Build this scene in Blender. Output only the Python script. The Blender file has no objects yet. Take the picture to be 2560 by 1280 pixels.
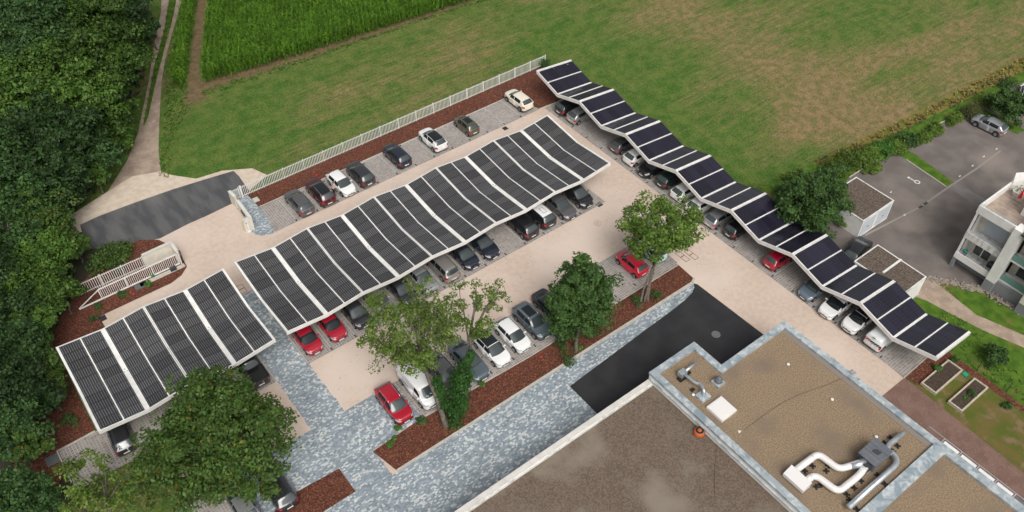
import bpy, bmesh, math, random
import numpy as np
from mathutils import Vector, Matrix

# ------------------------------------------------------------------ camera, sky, sun, exposure
scene = bpy.context.scene
COL = scene.collection
CAM = np.array([-17.0885, -48.6761, 62.4733])
YAW, PITCH, ROLL, FPX = -0.659494, 0.796057, 0.004435, 2158.41      # measured from the parking grid
_fw = np.array([-math.sin(YAW)*math.cos(PITCH), math.cos(YAW)*math.cos(PITCH), -math.sin(PITCH)])
_r0 = np.array([math.cos(YAW), math.sin(YAW), 0.0]); _u0 = np.cross(_r0, _fw)
_rt = math.cos(ROLL)*_r0 + math.sin(ROLL)*_u0; _up = -math.sin(ROLL)*_r0 + math.cos(ROLL)*_u0
cd = bpy.data.cameras.new('camera'); cam = bpy.data.objects.new('camera', cd); COL.objects.link(cam)
cd.sensor_width = 36.0; cd.lens = FPX/2560*36; cd.clip_start = 0.5; cd.clip_end = 2000
cam.matrix_world = Matrix(((_rt[0], _up[0], -_fw[0], CAM[0]), (_rt[1], _up[1], -_fw[1], CAM[1]), (_rt[2], _up[2], -_fw[2], CAM[2]), (0, 0, 0, 1)))
scene.camera = cam
def G(px, py, z=0.0):
    """point of the place, at height z, that a survey mark in the 2560x1280 photograph belongs to"""
    d = _fw + _rt*(px-1280)/FPX - _up*(py-640)/FPX
    p = CAM + d*(z-CAM[2])/d[2]
    return (float(p[0]), float(p[1]), float(z))

SUN_EL, SUN_AZ = 52.0, 200.0
w = bpy.data.worlds.new('World'); scene.world = w; w.use_nodes = True
nt = w.node_tree; bg = nt.nodes['Background']
sky = nt.nodes.new('ShaderNodeTexSky'); sky.sky_type = 'NISHITA'; sky.sun_disc = False
sky.sun_elevation = math.radians(SUN_EL); sky.sun_rotation = math.radians(SUN_AZ)
sky.air_density = 1.0; sky.dust_density = 6.0; sky.ozone_density = 1.0
hsv = nt.nodes.new('ShaderNodeHueSaturation'); hsv.inputs['Saturation'].default_value = 0.22   # overcast: nearly white sky
nt.links.new(sky.outputs[0], hsv.inputs['Color']); nt.links.new(hsv.outputs[0], bg.inputs[0]); bg.inputs[1].default_value = 0.10
sd = bpy.data.lights.new('sun', 'SUN'); sun = bpy.data.objects.new('sun', sd); COL.objects.link(sun)
sd.energy = 1.4; sd.angle = math.radians(35); sd.color = (1.0, 0.96, 0.9)
_az = math.radians(SUN_AZ); _el = math.radians(SUN_EL)
_sd = Vector((math.sin(_az)*math.cos(_el), math.cos(_az)*math.cos(_el), math.sin(_el)))
sun.rotation_euler = _sd.to_track_quat('Z', 'Y').to_euler()
vs = scene.view_settings; vs.view_transform = 'Standard'; vs.look = 'None'; vs.exposure = 0.30; vs.gamma = 1.0; vs.use_curve_mapping = False
scene.render.resolution_x = 1024; scene.render.resolution_y = 512

# ------------------------------------------------------------------ helpers
def srgb(r, g, b):
    f = lambda c: (c/255/12.92) if c/255 <= 0.04045 else ((c/255+0.055)/1.055)**2.4
    return (f(r), f(g), f(b))
MATS = {}
def M(name, col, rough=0.6, metal=0.0, col2=None, scale=4.0, detail=5.0, bump=0.0, bscale=None, coat=0.0, spec=0.5, lo=0.35, hi=0.65, col3=None, scale3=0.6, lo3=0.45, hi3=0.6, aniso=None, dist=0.0):
    m = bpy.data.materials.new(name); m.use_nodes = True; MATS[name] = m
    n = m.node_tree; b = n.nodes['Principled BSDF']; L = n.links
    b.inputs['Roughness'].default_value = rough; b.inputs['Metallic'].default_value = metal
    b.inputs['Base Color'].default_value = (*col, 1); b.inputs['Coat Weight'].default_value = coat
    b.inputs['Coat Roughness'].default_value = 0.06; b.inputs['Specular IOR Level'].default_value = spec
    tc = None
    def coords():
        nonlocal tc
        if tc is None:
            t = n.nodes.new('ShaderNodeTexCoord'); tc = t.outputs['Object']
            if aniso:
                mp = n.nodes.new('ShaderNodeMapping'); mp.inputs['Scale'].default_value = aniso[:3]
                if len(aniso) > 3: mp.inputs['Rotation'].default_value = (0, 0, aniso[3])
                L.new(tc, mp.inputs[0]); tc = mp.outputs[0]
        return tc
    def noise(sc, dt=detail, ds=dist):
        x = n.nodes.new('ShaderNodeTexNoise'); x.inputs['Scale'].default_value = sc; x.inputs['Detail'].default_value = dt
        x.inputs['Distortion'].default_value = ds; L.new(coords(), x.inputs['Vector']); return x.outputs['Fac']
    def rng(fac, a, c):
        r = n.nodes.new('ShaderNodeMapRange'); r.interpolation_type = 'SMOOTHSTEP'
        r.inputs['From Min'].default_value = a; r.inputs['From Max'].default_value = c; L.new(fac, r.inputs['Value']); return r.outputs[0]
    out = None
    if col2 is not None:
        mx = n.nodes.new('ShaderNodeMix'); mx.data_type = 'RGBA'
        mx.inputs['A'].default_value = (*col, 1); mx.inputs['B'].default_value = (*col2, 1)
        L.new(rng(noise(scale), lo, hi), mx.inputs['Factor']); out = mx.outputs['Result']
    if col3 is not None:
        mx = n.nodes.new('ShaderNodeMix'); mx.data_type = 'RGBA'; mx.inputs['B'].default_value = (*col3, 1)
        if out is None: mx.inputs['A'].default_value = (*col, 1)
        else: L.new(out, mx.inputs['A'])
        L.new(rng(noise(scale3), lo3, hi3), mx.inputs['Factor']); out = mx.outputs['Result']
    if out is not None: L.new(out, b.inputs['Base Color'])
    if bump:
        bp = n.nodes.new('ShaderNodeBump'); bp.inputs['Strength'].default_value = bump; bp.inputs['Distance'].default_value = 0.05
        L.new(noise(bscale or scale*4), bp.inputs['Height']); L.new(bp.outputs[0], b.inputs['Normal'])
    return m
def tag(o, label=None, cat=None, group=None, kind=None):
    if label: o['label'] = label
    if cat: o['category'] = cat
    if group: o['group'] = group
    if kind: o['kind'] = kind
    return o
def link(name, me, mat=None, parent=None):
    if mat is not None and len(me.materials) == 0: me.materials.append(mat)
    o = bpy.data.objects.new(name, me); COL.objects.link(o)
    if parent is not None: o.parent = parent
    return o
def empty(name, loc=(0, 0, 0), rz=0.0):
    o = bpy.data.objects.new(name, None); COL.objects.link(o); o.location = loc; o.rotation_euler = (0, 0, rz); o.empty_display_size = 0.3
    return o
class MB:
    """collects faces of one mesh"""
    def __init__(s): s.v = []; s.f = []
    def add(s, vs_, fs):
        k = len(s.v); s.v += [tuple(map(float, p)) for p in vs_]; s.f += [tuple(i+k for i in f) for f in fs]; return s
    def box(s, x0, x1, y0, y1, z0, z1):
        return s.add([(x0, y0, z0), (x1, y0, z0), (x1, y1, z0), (x0, y1, z0), (x0, y0, z1), (x1, y0, z1), (x1, y1, z1), (x0, y1, z1)],
                     [(0, 3, 2, 1), (4, 5, 6, 7), (0, 1, 5, 4), (1, 2, 6, 5), (2, 3, 7, 6), (3, 0, 4, 7)])
    def prism(s, poly, z0, z1):
        n = len(poly)
        if sum(poly[i][0]*poly[(i+1) % n][1]-poly[(i+1) % n][0]*poly[i][1] for i in range(n)) < 0: poly = poly[::-1]
        return s.add([(p[0], p[1], z0) for p in poly]+[(p[0], p[1], z1) for p in poly],
                     [tuple(range(n-1, -1, -1)), tuple(range(n, 2*n))]+[(i, (i+1) % n, n+(i+1) % n, n+i) for i in range(n)])
    def sheet(s, poly, z):
        n = len(poly)
        if sum(poly[i][0]*poly[(i+1) % n][1]-poly[(i+1) % n][0]*poly[i][1] for i in range(n)) < 0: poly = poly[::-1]
        return s.add([(p[0], p[1], z) for p in poly], [tuple(range(n))])
    def bar(s, a, b, wd, ht, up=(0, 0, 1)):
        """square bar from a to b"""
        a = Vector(a); b = Vector(b); d = (b-a).normalized(); u = Vector(up)
        sd_ = d.cross(u)
        if sd_.length < 1e-4: sd_ = d.cross(Vector((1, 0, 0)))
        sd_.normalize(); u = sd_.cross(d).normalized(); S = sd_*wd/2; U = u*ht/2
        return s.add([a-S-U, a+S-U, a+S+U, a-S+U, b-S-U, b+S-U, b+S+U, b-S+U],
                     [(0, 1, 2, 3), (7, 6, 5, 4), (0, 4, 5, 1), (1, 5, 6, 2), (2, 6, 7, 3), (3, 7, 4, 0)])
    def tube(s, path, rad, n=8, cap=True):
        P = [Vector(p) for p in path]; rad = rad if hasattr(rad, '__len__') else [rad]*len(P)
        k = len(s.v); ref = Vector((0.13, 0.27, 0.95))
        for i, p in enumerate(P):
            d = (P[min(i+1, len(P)-1)]-P[max(i-1, 0)]).normalized()
            a = d.cross(ref)
            if a.length < 1e-3: a = d.cross(Vector((1, 0, 0)))
            a.normalize(); b = d.cross(a)
            for j in range(n):
                t = 2*math.pi*j/n; q = p+(a*math.cos(t)+b*math.sin(t))*rad[i]; s.v.append(tuple(q))
        for i in range(len(P)-1):
            for j in range(n):
                s.f.append((k+i*n+j, k+(i+1)*n+j, k+(i+1)*n+(j+1) % n, k+i*n+(j+1) % n))
        if cap:
            s.f.append(tuple(k+j for j in range(n))); s.f.append(tuple(k+(len(P)-1)*n+j for j in range(n-1, -1, -1)))
        return s
    def lathe(s, prof, c=(0, 0, 0), n=16, axis='z'):
        k = len(s.v)
        for (r, h) in prof:
            for j in range(n):
                t = 2*math.pi*j/n; x, y = r*math.cos(t), r*math.sin(t)
                p = (x, y, h) if axis == 'z' else (x, h, y) if axis == 'y' else (h, x, y)
                s.v.append((c[0]+p[0], c[1]+p[1], c[2]+p[2]))
        for i in range(len(prof)-1):
            for j in range(n): s.f.append((k+i*n+j, k+i*n+(j+1) % n, k+(i+1)*n+(j+1) % n, k+(i+1)*n+j))
        s.f.append(tuple(k+j for j in range(n-1, -1, -1))); s.f.append(tuple(k+(len(prof)-1)*n+j for j in range(n)))
        return s
    def mesh(s, name='mesh', smooth=False):
        me = bpy.data.meshes.new(name); me.from_pydata(s.v, [], s.f); me.validate(clean_customdata=False)
        bm = bmesh.new(); bm.from_mesh(me); bmesh.ops.recalc_face_normals(bm, faces=bm.faces); bm.to_mesh(me); bm.free()
        if smooth: me.polygons.foreach_set('use_smooth', [True]*len(me.polygons))
        me.update(); return me
    def build(s, name, mat, parent=None, smooth=False): return link(name, s.mesh(name, smooth), mat, parent)
def quads(name, V, attr=None):
    """mesh from a (4n,3) array of separate quads"""
    V = np.asarray(V, np.float32).reshape(-1, 3); n = len(V)//4
    me = bpy.data.meshes.new(name); me.vertices.add(4*n); me.vertices.foreach_set('co', V.ravel())
    me.loops.add(4*n); me.loops.foreach_set('vertex_index', np.arange(4*n, dtype=np.int32))
    me.polygons.add(n); me.polygons.foreach_set('loop_start', np.arange(0, 4*n, 4, dtype=np.int32))
    me.update(calc_edges=True)
    if attr is not None:
        a = me.attributes.new('tone', 'FLOAT', 'FACE'); a.data.foreach_set('value', np.asarray(attr, np.float32))
    return me
def struct(name, poly, z, mat, thick=None):
    mb = MB()
    if thick: mb.prism([p[:2] for p in poly], z-thick, z)
    else: mb.sheet([p[:2] for p in poly], z)
    return tag(mb.build(name, mat), kind='structure')
def rect(x0, x1, y0, y1): return [(x0, y0), (x1, y0), (x1, y1), (x0, y1)]
def GP(pts, z=0.0): return [G(x, y, z)[:2] for x, y in pts]
def inside(poly, X, Y):
    r = np.zeros(X.shape, bool); n = len(poly); j = n-1
    for i in range(n):
        xi, yi = poly[i][:2]; xj, yj = poly[j][:2]
        c = ((yi > Y) != (yj > Y)) & (X < (xj-xi)*(Y-yi)/((yj-yi) or 1e-9)+xi); r ^= c; j = i
    return r

# ------------------------------------------------------------------ materials
white_paint = M('white_paint', (0.78, 0.77, 0.74), 0.4, col2=(0.70, 0.69, 0.66), scale=1.5)
cream_wall = M('cream_wall', (0.70, 0.66, 0.57), 0.8, col2=(0.61, 0.57, 0.49), scale=1.2, bump=0.1, bscale=30)
white_wall = M('white_wall', (0.82, 0.81, 0.78), 0.8, col2=(0.72, 0.71, 0.68), scale=0.8, bump=0.1, bscale=30, col3=(0.55, 0.54, 0.51), scale3=1.3, lo3=0.6, hi3=0.8)
stain_wall = M('stained_concrete', (0.70, 0.69, 0.66), 0.85, col2=(0.40, 0.39, 0.37), scale=1.5, lo=0.45, hi=0.75, aniso=(1, 2, .5))
grey_wall = M('grey_wall', (0.20, 0.21, 0.22), 0.85, col2=(0.24, 0.25, 0.26), scale=0.7)
zinc = M('zinc_coping', (0.38, 0.43, 0.455), 0.45, 0.25, col2=(0.58, 0.62, 0.63), scale=1.6, lo=0.42, hi=0.66, col3=(0.27, 0.33, 0.37), scale3=0.9, lo3=0.5, hi3=0.62, dist=1.0)
galv = M('galvanised_duct', (0.62, 0.66, 0.68), 0.32, 0.7, col2=(0.5, 0.55, 0.58), scale=2)
white_duct = M('white_duct', (0.85, 0.82, 0.80), 0.25, 0.2)
dark_metal = M('dark_metal', (0.06, 0.065, 0.07), 0.5, 0.3)
grey_metal = M('grey_metal', (0.13, 0.14, 0.16), 0.5, 0.2, col2=(0.17, 0.18, 0.20), scale=1.5)
black_rubber = M('black_rubber', (0.012, 0.012, 0.013), 0.75)
black_plastic = M('black_plastic', (0.02, 0.02, 0.022), 0.5)
glass_dark = M('dark_glass', (0.012, 0.016, 0.018), 0.06, spec=0.6)
wind_glass = M('window_glass', (0.045, 0.056, 0.058), 0.04, spec=0.9)
rim_mat = M('alloy_rim', (0.45, 0.46, 0.48), 0.3, 0.8)
lamp_mat = M('headlight_lens', (0.55, 0.58, 0.6), 0.08, 0.2, coat=1)
tail_mat = M('tail_light_lens', (0.42, 0.008, 0.015), 0.15, coat=1)
plate_mat = M('licence_plate', (0.72, 0.72, 0.70), 0.5)
chrome = M('brushed_chrome', (0.7, 0.7, 0.71), 0.25, 0.9)
red_plastic = M('red_plastic', (0.55, 0.01, 0.02), 0.5)
skin_mat = M('skin', (0.45, 0.27, 0.2), 0.6)

beige = M('beige_asphalt', srgb(199, 180, 165), 0.9, col2=srgb(190, 171, 156), scale=2.2, bump=0.25, bscale=50, detail=9, col3=srgb(208, 191, 178), scale3=0.12, lo3=0.38, hi3=0.66)
asph_black = M('fresh_asphalt', (0.016, 0.0165, 0.019), 0.82, col2=(0.024, 0.0245, 0.027), scale=0.6, bump=0.3, bscale=80)
asph_grey = M('grey_asphalt', (0.062, 0.064, 0.069), 0.9, col2=(0.105, 0.105, 0.106), scale=1.1, detail=9, bump=0.3, bscale=60, aniso=(1, .25, 1, .35), col3=(0.14, 0.138, 0.133), scale3=0.3, lo3=0.52, hi3=0.7)
asph_old = M('old_asphalt', (0.132, 0.112, 0.102), 0.95, col2=(0.168, 0.146, 0.132), scale=0.5, detail=9, bump=0.3, bscale=50, col3=(0.235, 0.20, 0.175), scale3=0.13, lo3=0.5, hi3=0.7)
sand = M('pale_gravel', srgb(203, 189, 172), 0.95, col2=srgb(192, 176, 158), scale=1.6, detail=9, bump=0.25, bscale=40)
track_m = M('track_gravel', srgb(166, 148, 132), 0.95, col2=srgb(146, 129, 113), scale=1.0, bump=0.5, bscale=20, col3=srgb(186, 170, 153), scale3=3.0, lo3=0.6, hi3=0.7)
soil = M('bare_soil', srgb(116, 94, 70), 0.95, col2=srgb(92, 82, 52), scale=1.5, bump=0.5, bscale=12)
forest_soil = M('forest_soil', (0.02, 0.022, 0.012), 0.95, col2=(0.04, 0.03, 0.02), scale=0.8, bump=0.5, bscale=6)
earth_path = M('earth_path', srgb(122, 96, 86), 0.95, col2=srgb(110, 84, 74), scale=0.8, bump=0.3, bscale=25, col3=srgb(134, 110, 99), scale3=6, lo3=0.55, hi3=0.7)
joint_m = M('pale_joint_gravel', (0.44, 0.41, 0.38), 0.95, col2=(0.36, 0.34, 0.31), scale=0.8)
blue_joint = M('blue_joint_sand', (0.24, 0.26, 0.275), 0.95)
gravel_hi = M('roof_gravel', srgb(152, 132, 107), 0.95, col2=srgb(120, 102, 81), scale=9.0, detail=8, bump=0.6, bscale=34, col3=srgb(122, 107, 92), scale3=0.35, lo3=0.42, hi3=0.75)
gravel_lo = M('weathered_roof_gravel', srgb(116, 101, 87), 0.95, col2=srgb(90, 78, 66), scale=8.0, detail=8, bump=0.6, bscale=32, col3=srgb(132, 122, 109), scale3=0.2, lo3=0.5, hi3=0.72, dist=0.15)
gravel_gar = M('garage_roof_gravel', srgb(112, 98, 86), 0.95, col2=srgb(70, 62, 56), scale=7.0, detail=8, bump=0.9, bscale=16)
kerb_m = M('kerb_stone', (0.50, 0.47, 0.42), 0.9, col2=(0.42, 0.38, 0.33), scale=2.5)
cap_m = M('pale_coping_stone', (0.62, 0.60, 0.56), 0.85, col2=(0.54, 0.52, 0.48), scale=1.5)
bark = M('tree_bark', (0.16, 0.135, 0.105), 0.95, col2=(0.09, 0.075, 0.06), scale=6, bump=0.6, bscale=18)
slate = M('slate_tile', (0.035, 0.034, 0.038), 0.6, col2=(0.055, 0.052, 0.055), scale=8)
terrace_m = M('terrace_tile', (0.42, 0.33, 0.26), 0.9, col2=(0.30, 0.24, 0.2), scale=1.2)
green_glass = M('green_balcony_glass', (0.16, 0.30, 0.27), 0.3)
shutter_m = M('roller_shutter', (0.52, 0.56, 0.60), 0.6)
timber = M('bed_timber', (0.52, 0.46, 0.37), 0.85, col2=(0.42, 0.36, 0.28), scale=5)
dark_soil = M('bed_soil', (0.045, 0.03, 0.022), 0.95, col2=(0.07, 0.05, 0.035), scale=5, bump=0.6, bscale=20)
orange_m = M('orange_pipe', (0.42, 0.10, 0.03), 0.6)
stone_m = M('boundary_stones', (0.32, 0.28, 0.23), 0.9, col2=(0.2, 0.17, 0.14), scale=3)

def mulch_material():
    m = bpy.data.materials.new('bark_mulch'); m.use_nodes = True; n = m.node_tree; L = n.links; b = n.nodes['Principled BSDF']
    b.inputs['Roughness'].default_value = 0.95
    tc = n.nodes.new('ShaderNodeTexCoord'); ns = n.nodes.new('ShaderNodeTexNoise'); ns.inputs['Scale'].default_value = 3.0
    mixv = n.nodes.new('ShaderNodeMix'); mixv.data_type = 'VECTOR'; mixv.inputs['Factor'].default_value = 0.06
    L.new(tc.outputs['Object'], ns.inputs['Vector']); L.new(tc.outputs['Object'], mixv.inputs['A']); L.new(ns.outputs['Color'], mixv.inputs['B'])
    vo = n.nodes.new('ShaderNodeTexVoronoi'); vo.inputs['Scale'].default_value = 13.0; L.new(mixv.outputs['Result'], vo.inputs['Vector'])
    sp = n.nodes.new('ShaderNodeSeparateColor'); L.new(vo.outputs['Color'], sp.inputs[0])
    cr = n.nodes.new('ShaderNodeValToRGB'); e = cr.color_ramp.elements
    e[0].position = 0.0; e[0].color = (*srgb(52, 31, 24), 1); e[1].position = 1.0; e[1].color = (*srgb(140, 92, 66), 1)
    for p, c in ((0.3, (80, 44, 32)), (0.6, (98, 53, 37)), (0.88, (116, 67, 46))):
        q = e.new(p); q.color = (*srgb(*c), 1)
    L.new(sp.outputs[0], cr.inputs[0]); L.new(cr.outputs[0], b.inputs['Base Color'])
    bp = n.nodes.new('ShaderNodeBump'); bp.inputs['Strength'].default_value = 0.8; bp.inputs['Distance'].default_value = 0.05
    L.new(sp.outputs[1], bp.inputs['Height']); L.new(bp.outputs[0], b.inputs['Normal']); return m
mulch_m = mulch_material()

def tone_material(name, stops, rough=0.85):
    """one colour for each paving stone, read from its own tone"""
    m = bpy.data.materials.new(name); m.use_nodes = True; n = m.node_tree; L = n.links; b = n.nodes['Principled BSDF']
    b.inputs['Roughness'].default_value = rough
    at = n.nodes.new('ShaderNodeAttribute'); at.attribute_name = 'tone'
    cr = n.nodes.new('ShaderNodeValToRGB'); cr.color_ramp.interpolation = 'LINEAR'; e = cr.color_ramp.elements
    e[0].position = stops[0][0]; e[0].color = (*stops[0][1], 1); e[1].position = stops[-1][0]; e[1].color = (*stops[-1][1], 1)
    for p, c in stops[1:-1]: q = e.new(p); q.color = (*c, 1)
    tc = n.nodes.new('ShaderNodeTexCoord'); ns = n.nodes.new('ShaderNodeTexNoise'); ns.inputs['Scale'].default_value = 0.35; ns.inputs['Detail'].default_value = 6
    L.new(tc.outputs['Object'], ns.inputs['Vector'])
    mr = n.nodes.new('ShaderNodeMapRange'); mr.inputs['From Min'].default_value = 0.3; mr.inputs['From Max'].default_value = 0.7; mr.inputs['To Min'].default_value = 0.86; mr.inputs['To Max'].default_value = 1.12
    L.new(ns.outputs['Fac'], mr.inputs['Value'])
    mx = n.nodes.new('ShaderNodeVectorMath'); mx.operation = 'SCALE'; L.new(cr.outputs[0], mx.inputs[0]); L.new(mr.outputs[0], mx.inputs['Scale'])
    L.new(at.outputs['Fac'], cr.inputs[0]); L.new(mx.outputs[0], b.inputs['Base Color']); return m
blue_paver = tone_material('blue_grey_paver', [(0, srgb(116, 127, 135)), (0.35, srgb(137, 149, 157)), (0.62, srgb(152, 162, 168)), (0.8, srgb(176, 183, 186)), (1, srgb(203, 204, 202))])
grey_paver = tone_material('grey_grid_paver', [(0, srgb(126, 120, 116)), (0.5, srgb(141, 134, 129)), (1, srgb(154, 147, 142))])

def field_material():
    m = bpy.data.materials.new('field_grass'); m.use_nodes = True; n = m.node_tree; L = n.links; b = n.nodes['Principled BSDF']
    b.inputs['Roughness'].default_value = 0.95; b.inputs['Specular IOR Level'].default_value = 0.2
    tc = n.nodes.new('ShaderNodeTexCoord')
    def noise(sc, dt, ds=0.0, mp=None):
        x = n.nodes.new('ShaderNodeTexNoise'); x.inputs['Scale'].default_value = sc; x.inputs['Detail'].default_value = dt; x.inputs['Distortion'].default_value = ds
        v = tc.outputs['Object']
        if mp:
            k = n.nodes.new('ShaderNodeMapping'); k.inputs['Scale'].default_value = mp[:3]; k.inputs['Rotation'].default_value = (0, 0, mp[3]); L.new(v, k.inputs[0]); v = k.outputs[0]
        L.new(v, x.inputs['Vector']); return x.outputs['Fac']
    def mth(op, a, c):
        x = n.nodes.new('ShaderNodeMath'); x.operation = op
        for i, q in enumerate((a, c)):
            if isinstance(q, (int, float)): x.inputs[i].default_value = q
            else: L.new(q, x.inputs[i])
        return x.outputs[0]
    def rng(f, a, c, lo=0.0, hi=1.0):
        r = n.nodes.new('ShaderNodeMapRange'); r.interpolation_type = 'SMOOTHSTEP'
        for k, q in (('From Min', a), ('From Max', c), ('To Min', lo), ('To Max', hi)): r.inputs[k].default_value = q
        L.new(f, r.inputs['Value']); return r.outputs[0]
    def blob(x, y, r0, r1):
        d = n.nodes.new('ShaderNodeVectorMath'); d.operation = 'DISTANCE'; L.new(tc.outputs['Object'], d.inputs[0]); d.inputs[1].default_value = (x, y, 0)
        return rng(d.outputs['Value'], r0, r1, 1.0, 0.0)
    dry = noise(0.07, 6, 1.2, (0.32, 1.15, 1, 0.08))
    for (px, py, r) in ((1890, 90, 11), (1850, 130, 8), (2020, 210, 8), (2080, 330, 11), (2250, 300, 8), (1180, 110, 9), (2450, 180, 9), (1700, 20, 7), (830, 270, 7), (2400, 40, 6)):
        g = G(px, py); dry = mth('ADD', dry, mth('MULTIPLY', blob(g[0], g[1], r*0.15, r*1.25), 0.125))
    for (px, py, r) in ((560, 300, 14), (1700, 330, 12), (1480, 120, 8), (900, 300, 6), (1800, 480, 6), (1300, 60, 8), (480, 400, 10)):
        g = G(px, py); dry = mth('SUBTRACT', dry, mth('MULTIPLY', blob(g[0], g[1], r*0.2, r*1.4), 0.13))
    fine = noise(1.3, 9, 0.2, (0.22, 2.0, 1, 0.05))
    dry = mth('ADD', dry, mth('MULTIPLY', mth('SUBTRACT', fine, 0.5), 0.75))
    f1 = rng(dry, 0.34, 0.80)
    def mix(f, A, B):
        x = n.nodes.new('ShaderNodeMix'); x.data_type = 'RGBA'
        for k, q in (('A', A), ('B', B)):
            if isinstance(q, tuple): x.inputs[k].default_value = (*q, 1)
            else: L.new(q, x.inputs[k])
        L.new(f, x.inputs['Factor']); return x.outputs['Result']
    green = mix(rng(noise(0.6, 7), 0.3, 0.7), srgb(63, 95, 35), srgb(92, 108, 50))
    brown = mix(rng(noise(0.9, 7), 0.35, 0.65), srgb(110, 104, 63), srgb(136, 115, 84))
    c = mix(f1, green, brown)
    grain = rng(noise(7.0, 6), 0.25, 0.75, 0.6, 1.35)
    sc = n.nodes.new('ShaderNodeVectorMath'); sc.operation = 'SCALE'; L.new(c, sc.inputs[0]); L.new(grain, sc.inputs['Scale'])
    L.new(sc.outputs[0], b.inputs['Base Color'])
    bp = n.nodes.new('ShaderNodeBump'); bp.inputs['Strength'].default_value = 0.7; bp.inputs['Distance'].default_value = 0.12
    L.new(noise(5.0, 8), bp.inputs['Height']); L.new(bp.outputs[0], b.inputs['Normal']); return m
field_m = field_material()
lawn_m = M('lawn', srgb(62, 92, 28), 0.95, col2=srgb(84, 112, 36), scale=1.2, detail=8, bump=0.7, bscale=9, col3=srgb(112, 106, 56), scale3=0.45, lo3=0.55, hi3=0.75, spec=0.2)
thin_lawn = M('thin_dry_lawn', srgb(104, 92, 52), 0.95, col2=srgb(82, 92, 36), scale=0.7, detail=8, bump=0.6, bscale=9, col3=srgb(122, 102, 78), scale3=0.9, lo3=0.5, hi3=0.7, spec=0.2)
dry_verge = M('dry_verge_grass', srgb(128, 112, 58), 0.95, col2=srgb(100, 106, 44), scale=0.8, detail=8, bump=0.8, bscale=6, spec=0.2)

def leaf_material(name, dark, light, odd=None, odd_at=0.93, vary=(1.0, 1.0)):
    m = bpy.data.materials.new(name); m.use_nodes = True; n = m.node_tree; L = n.links
    b = n.nodes['Principled BSDF']; b.inputs['Roughness'].default_value = 0.55; b.inputs['Specular IOR Level'].default_value = 0.25
    ge = n.nodes.new('ShaderNodeNewGeometry'); cr = n.nodes.new('ShaderNodeValToRGB'); e = cr.color_ramp.elements
    e[0].color = (*dark, 1); e[1].color = (*light, 1); e[1].position = 0.9
    if odd: e[1].position = odd_at-0.03; q = e.new(odd_at); q.color = (*odd, 1)
    L.new(ge.outputs['Random Per Island'], cr.inputs[0])
    tc = n.nodes.new('ShaderNodeTexCoord'); ns = n.nodes.new('ShaderNodeTexNoise'); ns.inputs['Scale'].default_value = 0.7; ns.inputs['Detail'].default_value = 3
    L.new(tc.outputs['Object'], ns.inputs['Vector'])
    mr = n.nodes.new('ShaderNodeMapRange'); mr.inputs['From Min'].default_value = 0.3; mr.inputs['From Max'].default_value = 0.7; mr.inputs['To Min'].default_value = 0.65; mr.inputs['To Max'].default_value = 1.35
    L.new(ns.outputs['Fac'], mr.inputs['Value'])
    oi = n.nodes.new('ShaderNodeObjectInfo'); m2 = n.nodes.new('ShaderNodeMapRange'); m2.inputs['To Min'].default_value = vary[0]; m2.inputs['To Max'].default_value = vary[1]; L.new(oi.outputs['Random'], m2.inputs['Value'])
    mm = n.nodes.new('ShaderNodeMath'); mm.operation = 'MULTIPLY'; L.new(mr.outputs[0], mm.inputs[0]); L.new(m2.outputs[0], mm.inputs[1])
    sc = n.nodes.new('ShaderNodeVectorMath'); sc.operation = 'SCALE'; L.new(cr.outputs[0], sc.inputs[0]); L.new(mm.outputs[0], sc.inputs['Scale'])
    L.new(sc.outputs[0], b.inputs['Base Color'])
    tr = n.nodes.new('ShaderNodeBsdfTranslucent'); L.new(sc.outputs[0], tr.inputs['Color'])
    mx = n.nodes.new('ShaderNodeMixShader'); mx.inputs[0].default_value = 0.3
    L.new(b.outputs[0], mx.inputs[1]); L.new(tr.outputs[0], mx.inputs[2]); L.new(mx.outputs[0], n.nodes['Material Output'].inputs['Surface'])
    return m
leaf_maple = leaf_material('maple_leaf', (0.060, 0.125, 0.018), (0.165, 0.255, 0.045))
leaf_dark = leaf_material('dark_leaf', (0.030, 0.078, 0.019), (0.088, 0.162, 0.040))
leaf_autumn = leaf_material('turning_leaf', (0.038, 0.086, 0.016), (0.098, 0.168, 0.035), (0.20, 0.14, 0.02), 0.985)
leaf_sparse = leaf_material('ash_leaf', (0.062, 0.125, 0.018), (0.165, 0.24, 0.046), (0.24, 0.22, 0.07), 0.97)
leaf_ivy = leaf_material('ivy_leaf', (0.022, 0.075, 0.014), (0.055, 0.14, 0.028))
leaf_forest = leaf_material('forest_leaf', (0.030, 0.080, 0.013), (0.105, 0.185, 0.03), vary=(0.7, 1.35))
leaf_deep = leaf_material('deep_forest_leaf', (0.018, 0.050, 0.015), (0.058, 0.112, 0.030), vary=(0.65, 1.4))
leaf_bush = leaf_material('bush_leaf', (0.055, 0.105, 0.017), (0.15, 0.235, 0.036), vary=(0.8, 1.25))
leaf_weed = leaf_material('weed_leaf', (0.05, 0.13, 0.02), (0.10, 0.24, 0.04))
leaf_corn = leaf_material('corn_leaf', (0.045, 0.135, 0.012), (0.155, 0.295, 0.028))

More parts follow.
